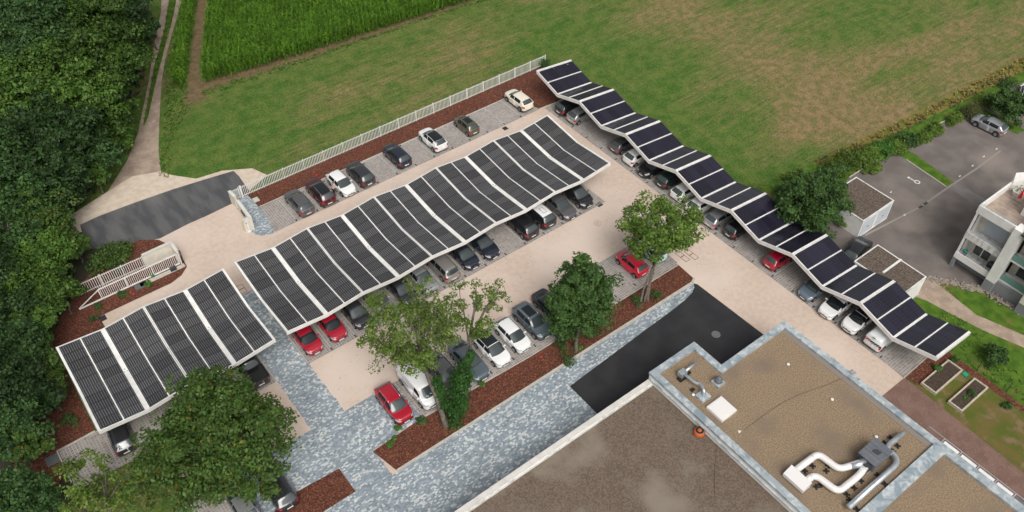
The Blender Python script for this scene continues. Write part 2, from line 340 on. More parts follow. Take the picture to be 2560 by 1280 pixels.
# ------------------------------------------------------------------ the ground and its coverings
rs = np.random.default_rng(7)
struct('ground', rect(-350, 450, -350, 450), -0.05, field_m)
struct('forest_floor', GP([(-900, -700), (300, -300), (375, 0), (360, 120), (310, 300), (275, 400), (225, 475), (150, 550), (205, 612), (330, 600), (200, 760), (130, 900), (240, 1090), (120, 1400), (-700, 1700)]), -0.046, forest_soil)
struct('gravel_verge', GP([(160, 548), (250, 490), (330, 440), (400, 428), (430, 437), (490, 446), (555, 426), (630, 420), (668, 437), (630, 470), (604, 500), (480, 560), (400, 600), (300, 616), (205, 612)]), -0.038, sand)
struct('field_track', GP([(255, 500), (318, 400), (345, 330), (372, 200), (385, 110), (402, 30), (404, -60), (440, -160), (480, -160), (455, 0), (428, 90), (412, 150), (404, 200), (398, 300), (396, 380), (404, 440), (330, 470)]), -0.042, track_m)
_mc = [(436, -30), (428, 25), (418, 70), (404, 125), (392, 170), (382, 215), (373, 255), (365, 290), (360, 312)]; _mw = [8, 8, 8, 7, 7, 6, 5, 4, 2]
g_strip = GP([(x+w_+rs.normal(0, 1.3), y) for (x, y), w_ in zip(_mc, _mw)]+[(x-w_+rs.normal(0, 1.3), y) for (x, y), w_ in zip(_mc[::-1], _mw[::-1])])
struct('grass_median', g_strip, -0.034, lawn_m)
struct('soil_strip', GP([(500, 205), (520, 200), (800, 118), (1195, -8)]+[(1212-k*28.4+rs.normal(0, 3), -6+k*9.55+rs.normal(0, 2.2)) for k in range(24)]+[(540, 222), (500, 228)]), -0.044, soil)
struct('soil_gap', GP([(470, 215), (482, 90), (500, -40), (522, -40), (512, 60), (498, 150), (500, 225), (522, 240), (480, 262), (455, 262)]), -0.040, soil)
struct('access_road', GP([(200, 562), (245, 541), (330, 509), (430, 474), (520, 446), (584, 427), (598, 441), (612, 462), (626, 482), (584, 507), (520, 538), (470, 560), (400, 596), (300, 620), (215, 622)]), 0.002, asph_grey)
# beige driving lanes
struct('parking_lane', [(-15.5, 0.0), (-15.5, 17.3), (-8.4, 17.3), (-7.0, 18.0), (-6.6, 19.0), (-6.8, 22.0), (-7.6, 24.2), (-3.3, 24.1), (1.2, 24.4), (3.3, 24.4), (38.4, 17.55), (41.0, 17.3), (38.84, -33.62), (24, -33.6), (24, -24), (32, -14.4), (-2.5, -14.4), (-2.5, -6.3), (-16, -6.3), (-16, 0)], -0.002, beige)
struct('asphalt_forecourt', [(14.6, -16.2), (24, -15.62), (28.0, -15.4), (30.0, -15.22), (31.2, -14.98), (31.9, -14.62), (32.25, -14.2), (32.45, -14.5), (32.75, -24), (32.4, -24.6), (14.6, -24.6)], 0.034, asph_black)
# mulch beds
struct('mulch_bed', [(3.35, 21.85), (3.2, 24.45), (12, 24.6), (44.9, 24.4), (44.6, 19.0), (41.3, 17.5), (38.3, 17.5), (37.5, 21.6), (20, 21.75)], 0.03, mulch_m)
struct('mulch_bed', [(-2.62, -11.3), (2.0, -11.05), (14, -11.5), (32.86, -11.5), (32.72, -13.9), (-2.0, -13.95)], 0.03, mulch_m)
struct('mulch_bed', [(-5.62, -11.0), (-5.6, -13.62), (-9.2, -13.6), (-12.4, -12.2), (-11, -10.7)], 0.03, mulch_m)
struct('mulch_bed', [(-10.2, 25.0), (-8.6, 24.7), (-7.1, 23.6), (-6.5, 22.2), (-6.4, 21.0), (-6.2, 19.6), (-6.3, 18.2), (-7.2, 17.4), (-8.4, 17.0), (-15.6, 17.0), (-15.6, 15.4), (-20.1, 12), (-20.1, 4.75), (-23.3, 4.5), (-23.4, 2.2), (-24.6, 1.0), (-27, 3), (-26, 8), (-22, 16), (-17, 20.5), (-14, 23.5)], 0.034, mulch_m)
struct('mulch_bed', [(38.92, -33.7), (43.5, -33.5), (44.6, -33.5), (44.6, -39.0), (44.2, -46), (43.8, -46), (43.9, -35.4), (39.3, -35.3)], 0.03, mulch_m)
# right-hand neighbours
struct('car_park', [(46.2, -13.6), (57.7, -13.6), (68.7, -13.55), (140, -18), (140, -60), (54.5, -60), (54.0, -31.0), (51, -28.2), (48.2, -25.3), (44.5, -25.0), (44.5, -18)], -0.004, asph_old)
struct('lawn', [(44.9, -24.8), (48.0, -27.2), (49.2, -30.3), (49.4, -33.4), (50.6, -38.5), (54.0, -50), (40, -60), (38.6, -46), (43.7, -46), (44.6, -33)], -0.001, lawn_m)
struct('lawn', [(51.6, -29.6), (53.4, -31.2), (54.0, -36.5), (55.5, -46), (53.5, -44), (51.6, -37.0), (50.4, -33.0)], 0.001, lawn_m)
struct('garden_path', [(48.1, -25.0), (51.4, -28.2), (51.0, -31.0), (50.7, -33.4), (51.9, -37.4), (54.5, -44), (54.5, -48), (50.8, -39.0), (49.5, -35), (48.9, -32), (48.5, -29.5), (47.6, -27.4)], 0.005, track_m)
struct('thin_lawn', [(38.9, -34.7), (43.9, -34.7), (44.0, -46), (39.0, -50), (38.4, -45)], 0.002, thin_lawn)
struct('earth_path', [(33, -33.6), (38.9, -33.62), (38.6, -45), (39.2, -60), (30, -60), (30, -33.6)], -0.006, earth_path)
struct('lawn_strip', [(65.5, -15.5), (64.9, -20.9), (66.2, -21.1), (67.1, -15.4), (66.8, -13.4), (65.4, -13.4)], 0.012, lawn_m)
struct('lawn_strip', [(46, -13.7), (57.7, -13.5), (68, -13.45), (69, -12.4), (110, -16.5), (110, -14.5), (74, -11.5), (58, -9.8), (46, -8.5)], -0.044, lawn_m)
struct('lawn_strip', [(79.6, -13.9), (79.9, -20.6), (81.4, -20.8), (81.3, -13.9)], 0.012, lawn_m)
struct('lawn_strip', [(68.7, -13.5), (74, -13.75), (80, -14.4), (110, -16.9), (110, -15.9), (74, -12.6), (69, -12.4)], 0.012, lawn_m)
struct('dry_verge', [(56, -9.3), (58, -10.6), (66, -11.4), (72.5, -12.2), (92, -13.9), (110, -15.6), (110, -13.4), (95, -11.9), (74, -10.9), (64, -9.9)], -0.036, dry_verge)
struct('repair_strip', GP([(2366, 464), (2386, 452), (2480, 508), (2450, 520)]), 0.002, M('asphalt_patch', (0.19, 0.175, 0.165), 0.95, col2=(0.16, 0.15, 0.14), scale=1))

def brick_field(name, polys, zt, mat, mode, holes=()):
    """every paving stone as real geometry with recessed joints, in one mesh"""
    out = []; tones = []
    for poly in polys:
        xs = [p[0] for p in poly]; ys = [p[1] for p in poly]
        if mode == 'blue':
            y = min(ys); rows = []
            while y < max(ys):
                x = min(xs)-rs.random()*0.4
                k = int((max(xs)-x)/0.13)+4
                ln = rs.choice([0.14, 0.21, 0.28, 0.21], k); st = x+np.concatenate([[0], np.cumsum(ln)[:-1]])
                rows.append(np.stack([st, np.full(k, y), ln, np.full(k, 0.14)], 1)); y += 0.14
            B = np.concatenate(rows)
        else:
            p_ = 0.25; gx, gy = np.meshgrid(np.arange(min(xs), max(xs), p_), np.arange(min(ys), max(ys), p_))
            B = np.stack([gx.ravel(), gy.ravel(), np.full(gx.size, p_), np.full(gx.size, p_)], 1)
        cx = B[:, 0]+B[:, 2]/2; cy = B[:, 1]+B[:, 3]/2
        keep = inside(poly, cx, cy)
        for h in holes: keep &= ~inside(h, cx, cy)
        B = B[keep]; out.append(B)
    B = np.concatenate(out); n = len(B); g = 0.006 if mode == 'blue' else 0.028
    x0, x1 = B[:, 0]+g, B[:, 0]+B[:, 2]-g; y0, y1 = B[:, 1]+g, B[:, 1]+B[:, 3]-g
    t = zt+rs.normal(0, 0.0012, n); b_ = np.full(n, zt-0.02)
    c = [np.stack(q, 1) for q in ((x0, y0, t), (x1, y0, t), (x1, y1, t), (x0, y1, t), (x0, y0, b_), (x1, y0, b_), (x1, y1, b_), (x0, y1, b_))]
    V = np.concatenate([np.stack([c[a] for a in f], 1) for f in ((0, 1, 2, 3), (4, 5, 1, 0), (5, 6, 2, 1), (6, 7, 3, 2), (7, 4, 0, 3))], 0)
    if mode == 'blue':
        cl = np.sin(B[:, 0]*1.9+1.3*np.sin(B[:, 1]*1.1))+np.sin(B[:, 1]*2.3+1.7*np.sin(B[:, 0]*0.7))
        tone = np.clip(np.where(rs.random(n) < 0.27+0.03*cl, rs.uniform(0.75, 1.0, n), rs.beta(1.6, 1.9, n)*0.72)+0.02*cl, 0, 1)
    else: tone = rs.random(n)
    me = quads(name, V.reshape(-1, 3), np.tile(tone, 5))
    return me, mat
def paving(name, polys, mat, joint, mode, zt=0.024, holes=()):
    mb = MB()
    for p in polys: mb.sheet(p, zt-0.012)
    base = tag(mb.build(name, joint), kind='structure')
    me, m_ = brick_field('paver', polys, zt, mat, mode, holes)
    tag(link('paver', me, m_, base), kind='stuff'); return base
ROW1 = [(3.0, 17.38), (38.2, 17.38), (37.4, 21.62), (3.35, 21.82)]
bay1 = paving('parking_bays', [ROW1], grey_paver, joint_m, 'grid')
bay2 = paving('parking_bays', [rect(-2.45, 33.4, 0.0, 12.2)], grey_paver, joint_m, 'grid')
bay3 = paving('parking_bays', [[(2.55, -11.05), (2.55, -6.4), (33.6, -6.4), (32.9, -11.45), (14, -11.45)]], grey_paver, joint_m, 'grid')
bay4 = paving('parking_bays', [[(38.9, -33.55), (44.3, -33.45), (44.6, 17.2), (41.2, 17.3), (38.9, 17.2)]], grey_paver, joint_m, 'grid')
bay5 = paving('parking_bays', [rect(-20.0, -5.65, 0.0, 12.2), rect(-23.2, -20.0, 0.0, 4.6), rect(-19.5, -12.4, -12, -6.6)], grey_paver, joint_m, 'grid')
mulch5 = [(-5.62, -11.0), (-5.6, -13.62), (-9.2, -13.6), (-12.4, -12.2), (-11, -10.7)]
bp_ = paving('blue_paving', [rect(-5.6, -2.5, -14.2, 11.35), [(-2.5, -11.2), (-2.5, -6.4), (2.5, -6.4), (2.5, -10.95), (2.0, -11.0)],
    [(-22, -21.6), (14.8, -21.6), (14.8, -14.2), (-22, -14.2)], [(14.8, -16.5), (24, -15.9), (29.5, -15.6), (31.6, -15.0), (32.2, -14.6), (32.2, -14.2), (14.8, -14.2)],
    rect(-12.35, -5.6, -14.3, -6.35), [(1.5, 24.3), (3.3, 24.35), (3.34, 21.82), (2.99, 17.38), (2.3, 17.42), (1.7, 17.7), (1.25, 18.2), (1.0, 18.9), (0.95, 19.4), (1.3, 19.5)]],
    blue_paver, blue_joint, 'blue', holes=(mulch5,))
# bay dividers and the dark marker stones at the lane edge
div_m = M('divider_stone', (0.40, 0.375, 0.35), 0.9); mark_m = M('marker_stone', (0.055, 0.055, 0.06), 0.9)
def dividers(base, pts, d, ln):
    mbx = MB().box(-0.045, 0.045, 0, ln, 0.01, 0.0275) if d == 'y' else MB().box(0, ln, -0.045, 0.045, 0.01, 0.0275)
    me = mbx.mesh('divider'); me.materials.append(div_m)
    mk = (MB().box(-0.07, 0.07, 0.05, 0.42, 0.01, 0.0295) if d == 'y' else MB().box(0.05, 0.42, -0.07, 0.07, 0.01, 0.0295)).mesh('marker_stone'); mk.materials.append(mark_m)
    for (x, y) in pts:
        for nm, m_ in (('divider', me), ('marker_stone', mk)):
            o = link(nm, m_, None, base); o.location = (x, y, 0)
dividers(bay1, [(5.55+2.5*k, 17.4) for k in range(13)], 'y', 4.2)
dividers(bay2, [(2.5*k, 0.02) for k in range(0, 13)], 'y', 5.0)
dividers(bay3, [(2.5+2.5*k, -6.5-4.5) for k in range(1, 12)], 'y', 4.5)
dividers(bay4, [(38.95, 9.73-2.542*k) for k in range(-2, 17)], 'x', 5.0)
dividers(bay5, [(-20.0+2.5*k, 0.02) for k in range(1, 6)], 'y', 5.0)
# kerbs
def kerb(path, name='kerb', w_=0.16, h=0.12, seg=1.0):
    root = empty(name, (path[0][0], path[0][1], 0)); tag(root, kind='structure')
    for a, b in zip(path[:-1], path[1:]):
        L_ = math.dist(a, b); n = max(1, int(L_/seg))
        for i in range(n):
            p = [a[j]+(b[j]-a[j])*(i+0.006)/n-path[0][j] for j in (0, 1)]; q = [a[j]+(b[j]-a[j])*(i+1-0.006)/n-path[0][j] for j in (0, 1)]
            MB().bar((*p, h/2-0.02), (*q, h/2-0.02), w_, h).build('kerb_stone', kerb_m, root)
    return root
kerb([(-1.95, -14.08), (32.2, -14.05), (32.8, -13.75)], w_=0.22, h=0.14)
kerb([(2.6, -11.1), (14, -11.5), (32.8, -11.5)], w_=0.08, h=0.10)
kerb([(3.4, 21.9), (20, 21.78), (37.3, 21.64)], w_=0.08, h=0.10)
kerb([(38.75, -33.62), (43.4, -33.52)], w_=0.08, h=0.10)
kerb([(57.6, -13.5), (65.4, -13.45)], w_=0.12, h=0.12); kerb([(67.0, -13.4), (74, -13.8), (80, -14.5)], w_=0.12, h=0.12)
kerb([(65.4, -15.5), (64.85, -20.95)], w_=0.1, h=0.1)
kerb([(-20.15, 4.65), (-23.3, 4.6), (-23.3, 1.0)], w_=0.1, h=0.1)
# drains, manholes and inspection frames: set into the lane
def drain(x, y, s=0.6, rz=0.0, label=''):
    r = tag(empty('drain_grate', (x, y, 0.0), rz), label, 'drain', 'drain grates in the beige lanes')
    MB().box(-s/2, s/2, -s/2, s/2, -0.03, 0.012).build('frame', dark_metal, r)
    for k in range(7): MB().box(-s/2+0.03, s/2-0.03, -s/2+0.05+k*(s-0.1)/6-0.018, -s/2+0.05+k*(s-0.1)/6+0.018, 0.012, 0.022).build('bar', black_rubber, r)
d1 = G(1498, 511); drain(d1[0], d1[1], 0.65, 0, 'dark square drain grate at the corner of the carport bays')
d1 = G(1263, 321); drain(d1[0], d1[1], 0.6, 0, 'dark square drain grate beside the empty bays near the fence')
d1 = G(256, 796); drain(d1[0], d1[1], 0.7, 0, 'dark drain grate at the mulch edge beside the sliding gate')
rust = M('rusty_frame', (0.17, 0.085, 0.05), 0.8)
def pit(px, py, a, b, rz, label):
    g = G(px, py); r = tag(empty('inspection_cover', (g[0], g[1], 0), rz), label, 'manhole cover', 'rusty framed inspection covers')
    for s in (-1, 1):
        x0 = -a if s < 0 else 0.0
        MB().box(x0+0.05, x0+a-0.05, -b/2+0.05, b/2-0.05, -0.02, 0.006).build('lid', beige, r)
        f = MB()
        f.box(x0, x0+a, -b/2, -b/2+0.05, -0.02, 0.011); f.box(x0, x0+a, b/2-0.05, b/2, -0.02, 0.011)
        f.box(x0, x0+0.05, -b/2+0.05, b/2-0.05, -0.02, 0.011); f.box(x0+a-0.05, x0+a, -b/2+0.05, b/2-0.05, -0.02, 0.011)
        f.build('frame', rust, r)
pit(601, 724, 0.62, 0.9, math.pi/2, 'rusty double inspection cover between the two solar carports')
pit(1706, 641, 0.8, 0.6, math.pi/2, 'rusty double cover in the lane, nearer the tree')
pit(1728, 636, 0.8, 0.6, math.pi/2, 'rusty double cover in the lane, nearer the carport')
def manhole(px, py, z, r_, mat, label, m2=None):
    g = G(px, py, z); r = tag(empty('manhole_cover', (g[0], g[1], z)), label, 'manhole cover')
    MB().lathe([(r_, -0.03), (r_, 0.010)], n=28).build('ring', mat, r)
    MB().lathe([(r_*0.86, 0.0), (r_*0.86, 0.016), (r_*0.82, 0.018)], n=28).build('lid', m2 or mat, r)
    MB().lathe([(r_*0.3, 0.0), (r_*0.28, 0.03)], n=16).build('hub', mat, r)
manhole(1790, 836, 0.034, 0.42, M('cast_iron', (0.17, 0.175, 0.18), 0.6, 0.3), 'round grey manhole cover in the black asphalt')
manhole(1494, 557, 0.0, 0.42, M('beige_cover', srgb(190, 160, 140), 0.9), 'round beige manhole cover in the lane by the carport', beige)
sl = M('slate_slab', (0.10, 0.11, 0.115), 0.8)
for (px, py, a, b, m_, lb) in ((640, 500, 0.62, 0.75, kerb_m, 'pale concrete cover slab in the mulch beside the entrance wall'), (353, 715, 1.2, 0.7, sl, 'dark slate coloured slab in the mulch by the sliding gate'), (133, 1150, 1.1, 1.0, sl, 'round edged dark slab in the mulch left of the left carport')):
    g = G(px, py); tag(MB().prism([(g[0]-a/2, g[1]-b/2+0.05), (g[0]-a/2+0.05, g[1]-b/2), (g[0]+a/2, g[1]-b/2), (g[0]+a/2, g[1]+b/2-0.04), (g[0]+a/2-0.06, g[1]+b/2), (g[0]-a/2, g[1]+b/2)], 0.0, 0.07).build('cover_slab', m_), lb, 'slab')

# ------------------------------------------------------------------ solar carports
def panel_material(name, stripes, base, line, wdt, ncol, nrow):
    m = bpy.data.materials.new(name); m.use_nodes = True; n = m.node_tree; L = n.links; b = n.nodes['Principled BSDF']
    b.inputs['Roughness'].default_value = 0.12; b.inputs['Specular IOR Level'].default_value = 0.4; b.inputs['Coat Weight'].default_value = 0.2
    tc = n.nodes.new('ShaderNodeTexCoord'); sp = n.nodes.new('ShaderNodeSeparateXYZ'); L.new(tc.outputs['Generated'], sp.inputs[0])
    def mth(op, a, c):
        x = n.nodes.new('ShaderNodeMath'); x.operation = op
        for i, q in enumerate((a, c)):
            if isinstance(q, (int, float)): x.inputs[i].default_value = q
            else: L.new(q, x.inputs[i])
        return x.outputs[0]
    fx = mth('FRACT', mth('MULTIPLY', sp.outputs[0], ncol), 0); fy = mth('FRACT', mth('MULTIPLY', sp.outputs[1], nrow), 0)
    dx = mth('ABSOLUTE', mth('SUBTRACT', fx, 0.5), 0); lx = mth('LESS_THAN', dx, wdt)
    edge = mth('LESS_THAN', mth('ABSOLUTE', mth('SUBTRACT', sp.outputs[1], 0.5), 0), 0.465 if stripes else 0.6)
    f = mth('MULTIPLY', lx, edge)
    ns = n.nodes.new('ShaderNodeTexNoise'); ns.inputs['Scale'].default_value = 1.3; ns.inputs['Detail'].default_value = 4; L.new(tc.outputs['Object'], ns.inputs['Vector'])
    oi = n.nodes.new('ShaderNodeObjectInfo')
    vr = n.nodes.new('ShaderNodeMapRange'); vr.inputs['To Min'].default_value = 0.75; vr.inputs['To Max'].default_value = 1.3; L.new(oi.outputs['Random'], vr.inputs['Value'])
    mx = n.nodes.new('ShaderNodeMix'); mx.data_type = 'RGBA'; mx.inputs['A'].default_value = (*base, 1); mx.inputs['B'].default_value = (*line, 1); L.new(f, mx.inputs['Factor'])
    sc = n.nodes.new('ShaderNodeVectorMath'); sc.operation = 'SCALE'; L.new(mx.outputs['Result'], sc.inputs[0]); L.new(vr.outputs[0], sc.inputs['Scale'])
    L.new(sc.outputs[0], b.inputs['Base Color'])
    rr = n.nodes.new('ShaderNodeMapRange'); rr.inputs['To Min'].default_value = 0.08; rr.inputs['To Max'].default_value = 0.3; L.new(ns.outputs['Fac'], rr.inputs['Value']); L.new(rr.outputs[0], b.inputs['Roughness'])
    if stripes:      # clear glass between the rows of cells
        tr = n.nodes.new('ShaderNodeBsdfTransparent'); tr.inputs[0].default_value = (0.9, 0.92, 0.92, 1); ms = n.nodes.new('ShaderNodeMixShader')
        L.new(mth('MULTIPLY', f, 0.2), ms.inputs[0]); L.new(b.outputs[0], ms.inputs[1]); L.new(tr.outputs[0], ms.inputs[2]); L.new(ms.outputs[0], n.nodes['Material Output'].inputs['Surface'])
    return m
pv_clear = panel_material('bifacial_solar_glass', True, (0.034, 0.035, 0.039), (0.215, 0.208, 0.20), 0.10, 9, 6)
pv_black = panel_material('black_solar_glass', False, (0.014, 0.0125, 0.023), (0.045, 0.042, 0.058), 0.02, 6, 1)

def unit_panel(name, mat):
    me = MB().box(-0.5, 0.5, -0.5, 0.5, -0.5, 0.5).mesh(name); me.materials.append(mat); return me
PV = {}
def put_panel(root, org, A, B, C, D, i, n, lift, mat):
    """one solar panel in row i of n between the edges A-B and D-C"""
    A, B, C, D = [Vector(q) for q in (A, B, C, D)]
    a = A.lerp(D, (i+0.012)/n); d = A.lerp(D, (i+1-0.012)/n); b = B.lerp(C, (i+0.012)/n); c = B.lerp(C, (i+1-0.012)/n)
    ctr = (a+b+c+d)/4; ex = ((b-a)+(c-d))/2; ey = ((d-a)+(c-b))/2; nz = ex.cross(ey).normalized()
    lx, ly = ex.length, ey.length; ex.normalize(); ey = nz.cross(ex)
    if mat.name not in PV: PV[mat.name] = unit_panel('solar_panel', mat)
    o = link('solar_panel', PV[mat.name], None, root)
    S = Matrix.Diagonal((lx, ly, 0.035, 1)); R_ = Matrix((ex, ey, nz)).transposed().to_4x4()
    o.matrix_local = Matrix.Translation(ctr-Vector(org)+nz*lift) @ R_ @ S
def strip(root, name, pts, org, wdt, h, mat, up=(0, 0, 1), lift=0.0):
    mb = MB()
    for a, b in zip(pts[:-1], pts[1:]):
        a2 = Vector(a)-Vector(org)+Vector((0, 0, lift)); b2 = Vector(b)-Vector(org)+Vector((0, 0, lift)); mb.bar(a2, b2, wdt, h, up)
    return mb.build(name, mat, root)
def ribbon(root, name, pts, org, th, top, bot, mat):
    """folded band that follows the zigzag without gaps"""
    P = [Vector(p)-Vector(org) for p in pts]; ax = Vector((0, 1, 0)) if abs(P[-1].x-P[0].x) > abs(P[-1].y-P[0].y) else Vector((1, 0, 0)); V = []; F = []
    for p in P:
        for sg, z in ((-1, bot), (1, bot), (1, top), (-1, top)): V.append(p+ax*sg*th/2+Vector((0, 0, z)))
    for k in range(len(P)-1):
        for j in range(4): F.append((4*k+j, 4*k+(j+1) % 4, 4*k+4+(j+1) % 4, 4*k+4+j))
    F += [(0, 1, 2, 3), tuple(4*(len(P)-1)+j for j in (3, 2, 1, 0))]
    return MB().add(V, F).build(name, mat, root)
def carport_double(X0, d, nseg, Y, zr, zv, label, rows=5):
    """zig-zag roof along x with a valley half way across; Y=(back, mid, front)"""
    org = (X0+d*nseg/2, Y[1], 0); root = tag(empty('solar_carport', org), label, 'carport', 'solar carports over the parking bays')
    P = [[(X0+d*k, Y[j], zv[j] if k % 2 else zr[j]) for j in range(3)] for k in range(nseg+1)]
    for k in range(nseg):
        for (h0, h1) in ((0, 0.5), (0.5, 1)):
            def at(j, t, sd):
                a = Vector(P[k][j]); b = Vector(P[k+1][j]); v = a.lerp(b, t)
                ww = {0: 0.0, 0.5: 0.055, 1: 0.0}[t]
                if t == 0: ww = (0.21 if k % 2 else 0.11) if k else 0.12
                if t == 1: ww = (0.21 if (k+1) % 2 else 0.11) if k+1 < nseg else 0.12
                return v+(b-a).normalized()*(ww if sd == 'l' else -ww)
            for j in (0, 1):
                A = at(j+1, h0, 'l'); B = at(j+1, h1, 'r'); C_ = at(j, h1, 'r'); D = at(j, h0, 'l')
                g0 = 0.03 if j == 0 else 0.06; g1 = 0.06 if j == 0 else 0.03
                A2, D2 = A.lerp(D, g0/5.2), D.lerp(A, g1/5.2); B2, C2 = B.lerp(C_, g0/5.2), C_.lerp(B, g1/5.2)
                for i in range(rows): put_panel(root, org, A2, B2, C2, D2, i, rows, 0.03, pv_clear)
        mids = [tuple((Vector(P[k][j])+Vector(P[k+1][j]))/2) for j in range(3)]
        strip(root, 'rafter', mids, org, 0.13, 0.10, white_paint, lift=-0.01)
    for k in range(nseg+1):
        if k in (0, nseg): strip(root, 'end_beam', P[k], org, 0.20, 0.26, white_paint, lift=-0.06)
        elif k % 2:
            strip(root, 'gutter', P[k], org, 0.40, 0.08, white_paint, lift=-0.01)
            for s in (-1, 1): strip(root, 'gutter_lip', [(p[0]+s*0.19, p[1], p[2]) for p in P[k]], org, 0.03, 0.06, white_paint, lift=0.06)
        else:
            for s in (-1, 1): strip(root, 'ridge_cap', [(p[0]+s*0.068, p[1], p[2]) for p in P[k]], org, 0.085, 0.10, white_paint, lift=0.01)
    ribbon(root, 'fascia', [(p[2][0]+(-0.1 if i == 0 else 0.1 if i == nseg else 0), p[2][1]-0.06, p[2][2]) for i, p in enumerate(P)], org, 0.08, 0.06, -0.34, white_paint)
    ribbon(root, 'back_fascia', [(p[0][0]+(-0.1 if i == 0 else 0.1 if i == nseg else 0), p[0][1]+0.05, p[0][2]) for i, p in enumerate(P)], org, 0.07, 0.05, -0.17, white_paint)
    strip(root, 'valley_seal', [p[1] for p in P], org, 0.07, 0.05, grey_metal, lift=0.0)
    mb_l = []
    for k in range(0, nseg+1):
        if k % 2 or k in (0, nseg):
            c = P[k][1]; x = min(max(c[0], X0+0.4), X0+d*nseg-0.4)
            MB().box(x-org[0]-0.11, x-org[0]+0.11, -0.14, 0.14, 0.0, c[2]-0.1).build('column', white_paint, root)
            for s, j in ((1, 0), (-1, 2)):
                MB().bar((x-org[0], 0, c[2]-0.45), (x-org[0], (P[k][j][1]-org[1])*0.55, (c[2]+P[k][j][2])/2-0.12), 0.09, 0.12).build('brace', white_paint, root)
            if k % 2: MB().lathe([(0.05, 0), (0.05, 0.05), (0.03, 0.06)], c=(c[0]-org[0], 0.25, c[2]+0.03), n=8).build('drain_outlet', grey_metal, root)
    return root
carport_double(-3.077, 3.816, 10, (12.148, 6.914, 1.669), (3.549, 2.94, 3.446), (3.138, 2.6, 3.072), 'long central zigzag solar carport over the double row of bays')
carport_double(-19.68, 3.808, 4, (11.776, 6.772, 1.415), (3.759, 2.969, 3.62), (3.388, 2.6, 3.173), 'short solar carport at the left beside the big tree')
def carport_single():
    Y0, d, nseg, X = 19.436, 3.886, 14, (39.503, 44.808); zr = (3.865, 3.269); zv = (2.7, 2.139)
    org = (X[1], Y0-d*nseg/2, 0); root = tag(empty('solar_carport', org), 'long black zigzag solar carport along the field edge on the right', 'carport', 'solar carports over the parking bays')
    P = [[(X[j], Y0-d*k, zv[j] if k % 2 else zr[j]) for j in (0, 1)] for k in range(nseg+1)]
    for k in range(nseg):
        for (h0, h1) in ((0, 0.5), (0.5, 1)):
            def at(j, t):
                a = Vector(P[k][j]); b = Vector(P[k+1][j]); ww = {0: 0.13, 0.5: 0.05, 1: -0.13}[t]
                if t == 0.5 and h1 == 0.5: ww = -0.05
                return a.lerp(b, t)+(b-a).normalized()*ww
            A, B, C_, D = at(0, h0), at(0, h1), at(1, h1), at(1, h0)
            A, D = A.lerp(D, 0.022), D.lerp(A, 0.004); B, C_ = B.lerp(C_, 0.022), C_.lerp(B, 0.004)
            for i in range(5): put_single(root, org, A, B, C_, D, i)
        mids = [tuple((Vector(P[k][j])+Vector(P[k+1][j]))/2) for j in (0, 1)]
        strip(root, 'rafter', mids, org, 0.12, 0.10, white_paint, lift=-0.01)
    for k in range(nseg+1):
        if k % 2: strip(root, 'gutter', P[k], org, 0.22, 0.10, white_paint, lift=-0.01)
        elif k in (0, nseg): strip(root, 'end_beam', P[k], org, 0.24, 0.40, white_paint, lift=-0.12)
        else:
            for s in (-1, 1): strip(root, 'ridge_cap', [(p[0], p[1]+s*0.09, p[2]) for p in P[k]], org, 0.09, 0.12, white_paint, lift=0.0)
            strip(root, 'ridge_channel', P[k], org, 0.09, 0.06, white_paint, lift=-0.03)
        if k < nseg:
            x = X[1]-0.9; zc_ = P[k][1][2]
            yy = P[k][1][1]-org[1]-(0.3 if k == 0 else 0)
            MB().box(x-org[0]-0.1, x-org[0]+0.1, yy-0.1, yy+0.1, 0, zc_-0.02).build('column', white_paint, root)
            MB().bar((x-org[0], yy, zc_-0.35), (x-org[0]-2.2, yy, P[k][0][2]-0.42), 0.1, 0.14).build('brace', white_paint, root)
    ribbon(root, 'fascia', [(p[0][0]-0.06, p[0][1]+(0.12 if i == 0 else -0.12 if i == nseg else 0), p[0][2]) for i, p in enumerate(P)], org, 0.09, 0.07, -0.37, white_paint)
    ribbon(root, 'back_fascia', [(p[1][0]+0.05, p[1][1], p[1][2]) for p in P], org, 0.06, 0.0, -0.14, dark_metal)
def put_single(root, org, A, B, C_, D, i):
    # rows run from the lane to the field, cells along the roof's slope
    n = 5; a, b = A.lerp(D, (i+0.004)/n), B.lerp(C_, (i+0.004)/n); c, d = B.lerp(C_, (i+1-0.004)/n), A.lerp(D, (i+1-0.004)/n)
    put_panel(root, org, b, a, d, c, 0, 1, 0.03, pv_black)
carport_single()

# ------------------------------------------------------------------ vehicles
def paint(name, col, metal=0.0, rough=0.28): return M(name, col, rough, metal, coat=0.8)
P_white = paint('white_car_paint', (0.76, 0.76, 0.75)); P_cream = paint('cream_car_paint', (0.74, 0.69, 0.57))
P_black = paint('black_car_paint', (0.012, 0.012, 0.014)); P_dark = paint('charcoal_car_paint', (0.045, 0.047, 0.052), 0.4)
P_grey = paint('grey_car_paint', (0.14, 0.135, 0.14), 0.5); P_silver = paint('silver_car_paint', (0.42, 0.43, 0.44), 0.6)
P_red = paint('red_car_paint', (0.36, 0.010, 0.026)); P_maroon = paint('maroon_car_paint', (0.085, 0.014, 0.018), 0.3); P_bred = paint('bright_red_car_paint', (0.62, 0.006, 0.03))
P_olive = paint('olive_car_paint', (0.13, 0.12, 0.075), 0.5); P_green = paint('dark_green_car_paint', (0.014, 0.035, 0.028), 0.2)
P_blue = paint('steel_blue_car_paint', (0.19, 0.25, 0.31), 0.5); P_navy = paint('navy_car_paint', (0.02, 0.026, 0.042), 0.3)
P_slate = paint('slate_car_paint', (0.12, 0.155, 0.18), 0.4); P_aqua = paint('pale_aqua_car_paint', (0.48, 0.70, 0.70)); P_beige = paint('beige_grey_car_paint', (0.33, 0.31, 0.29), 0.5)
P_wgrey = paint('cool_white_van_paint', (0.70, 0.72, 0.72), 0.0)

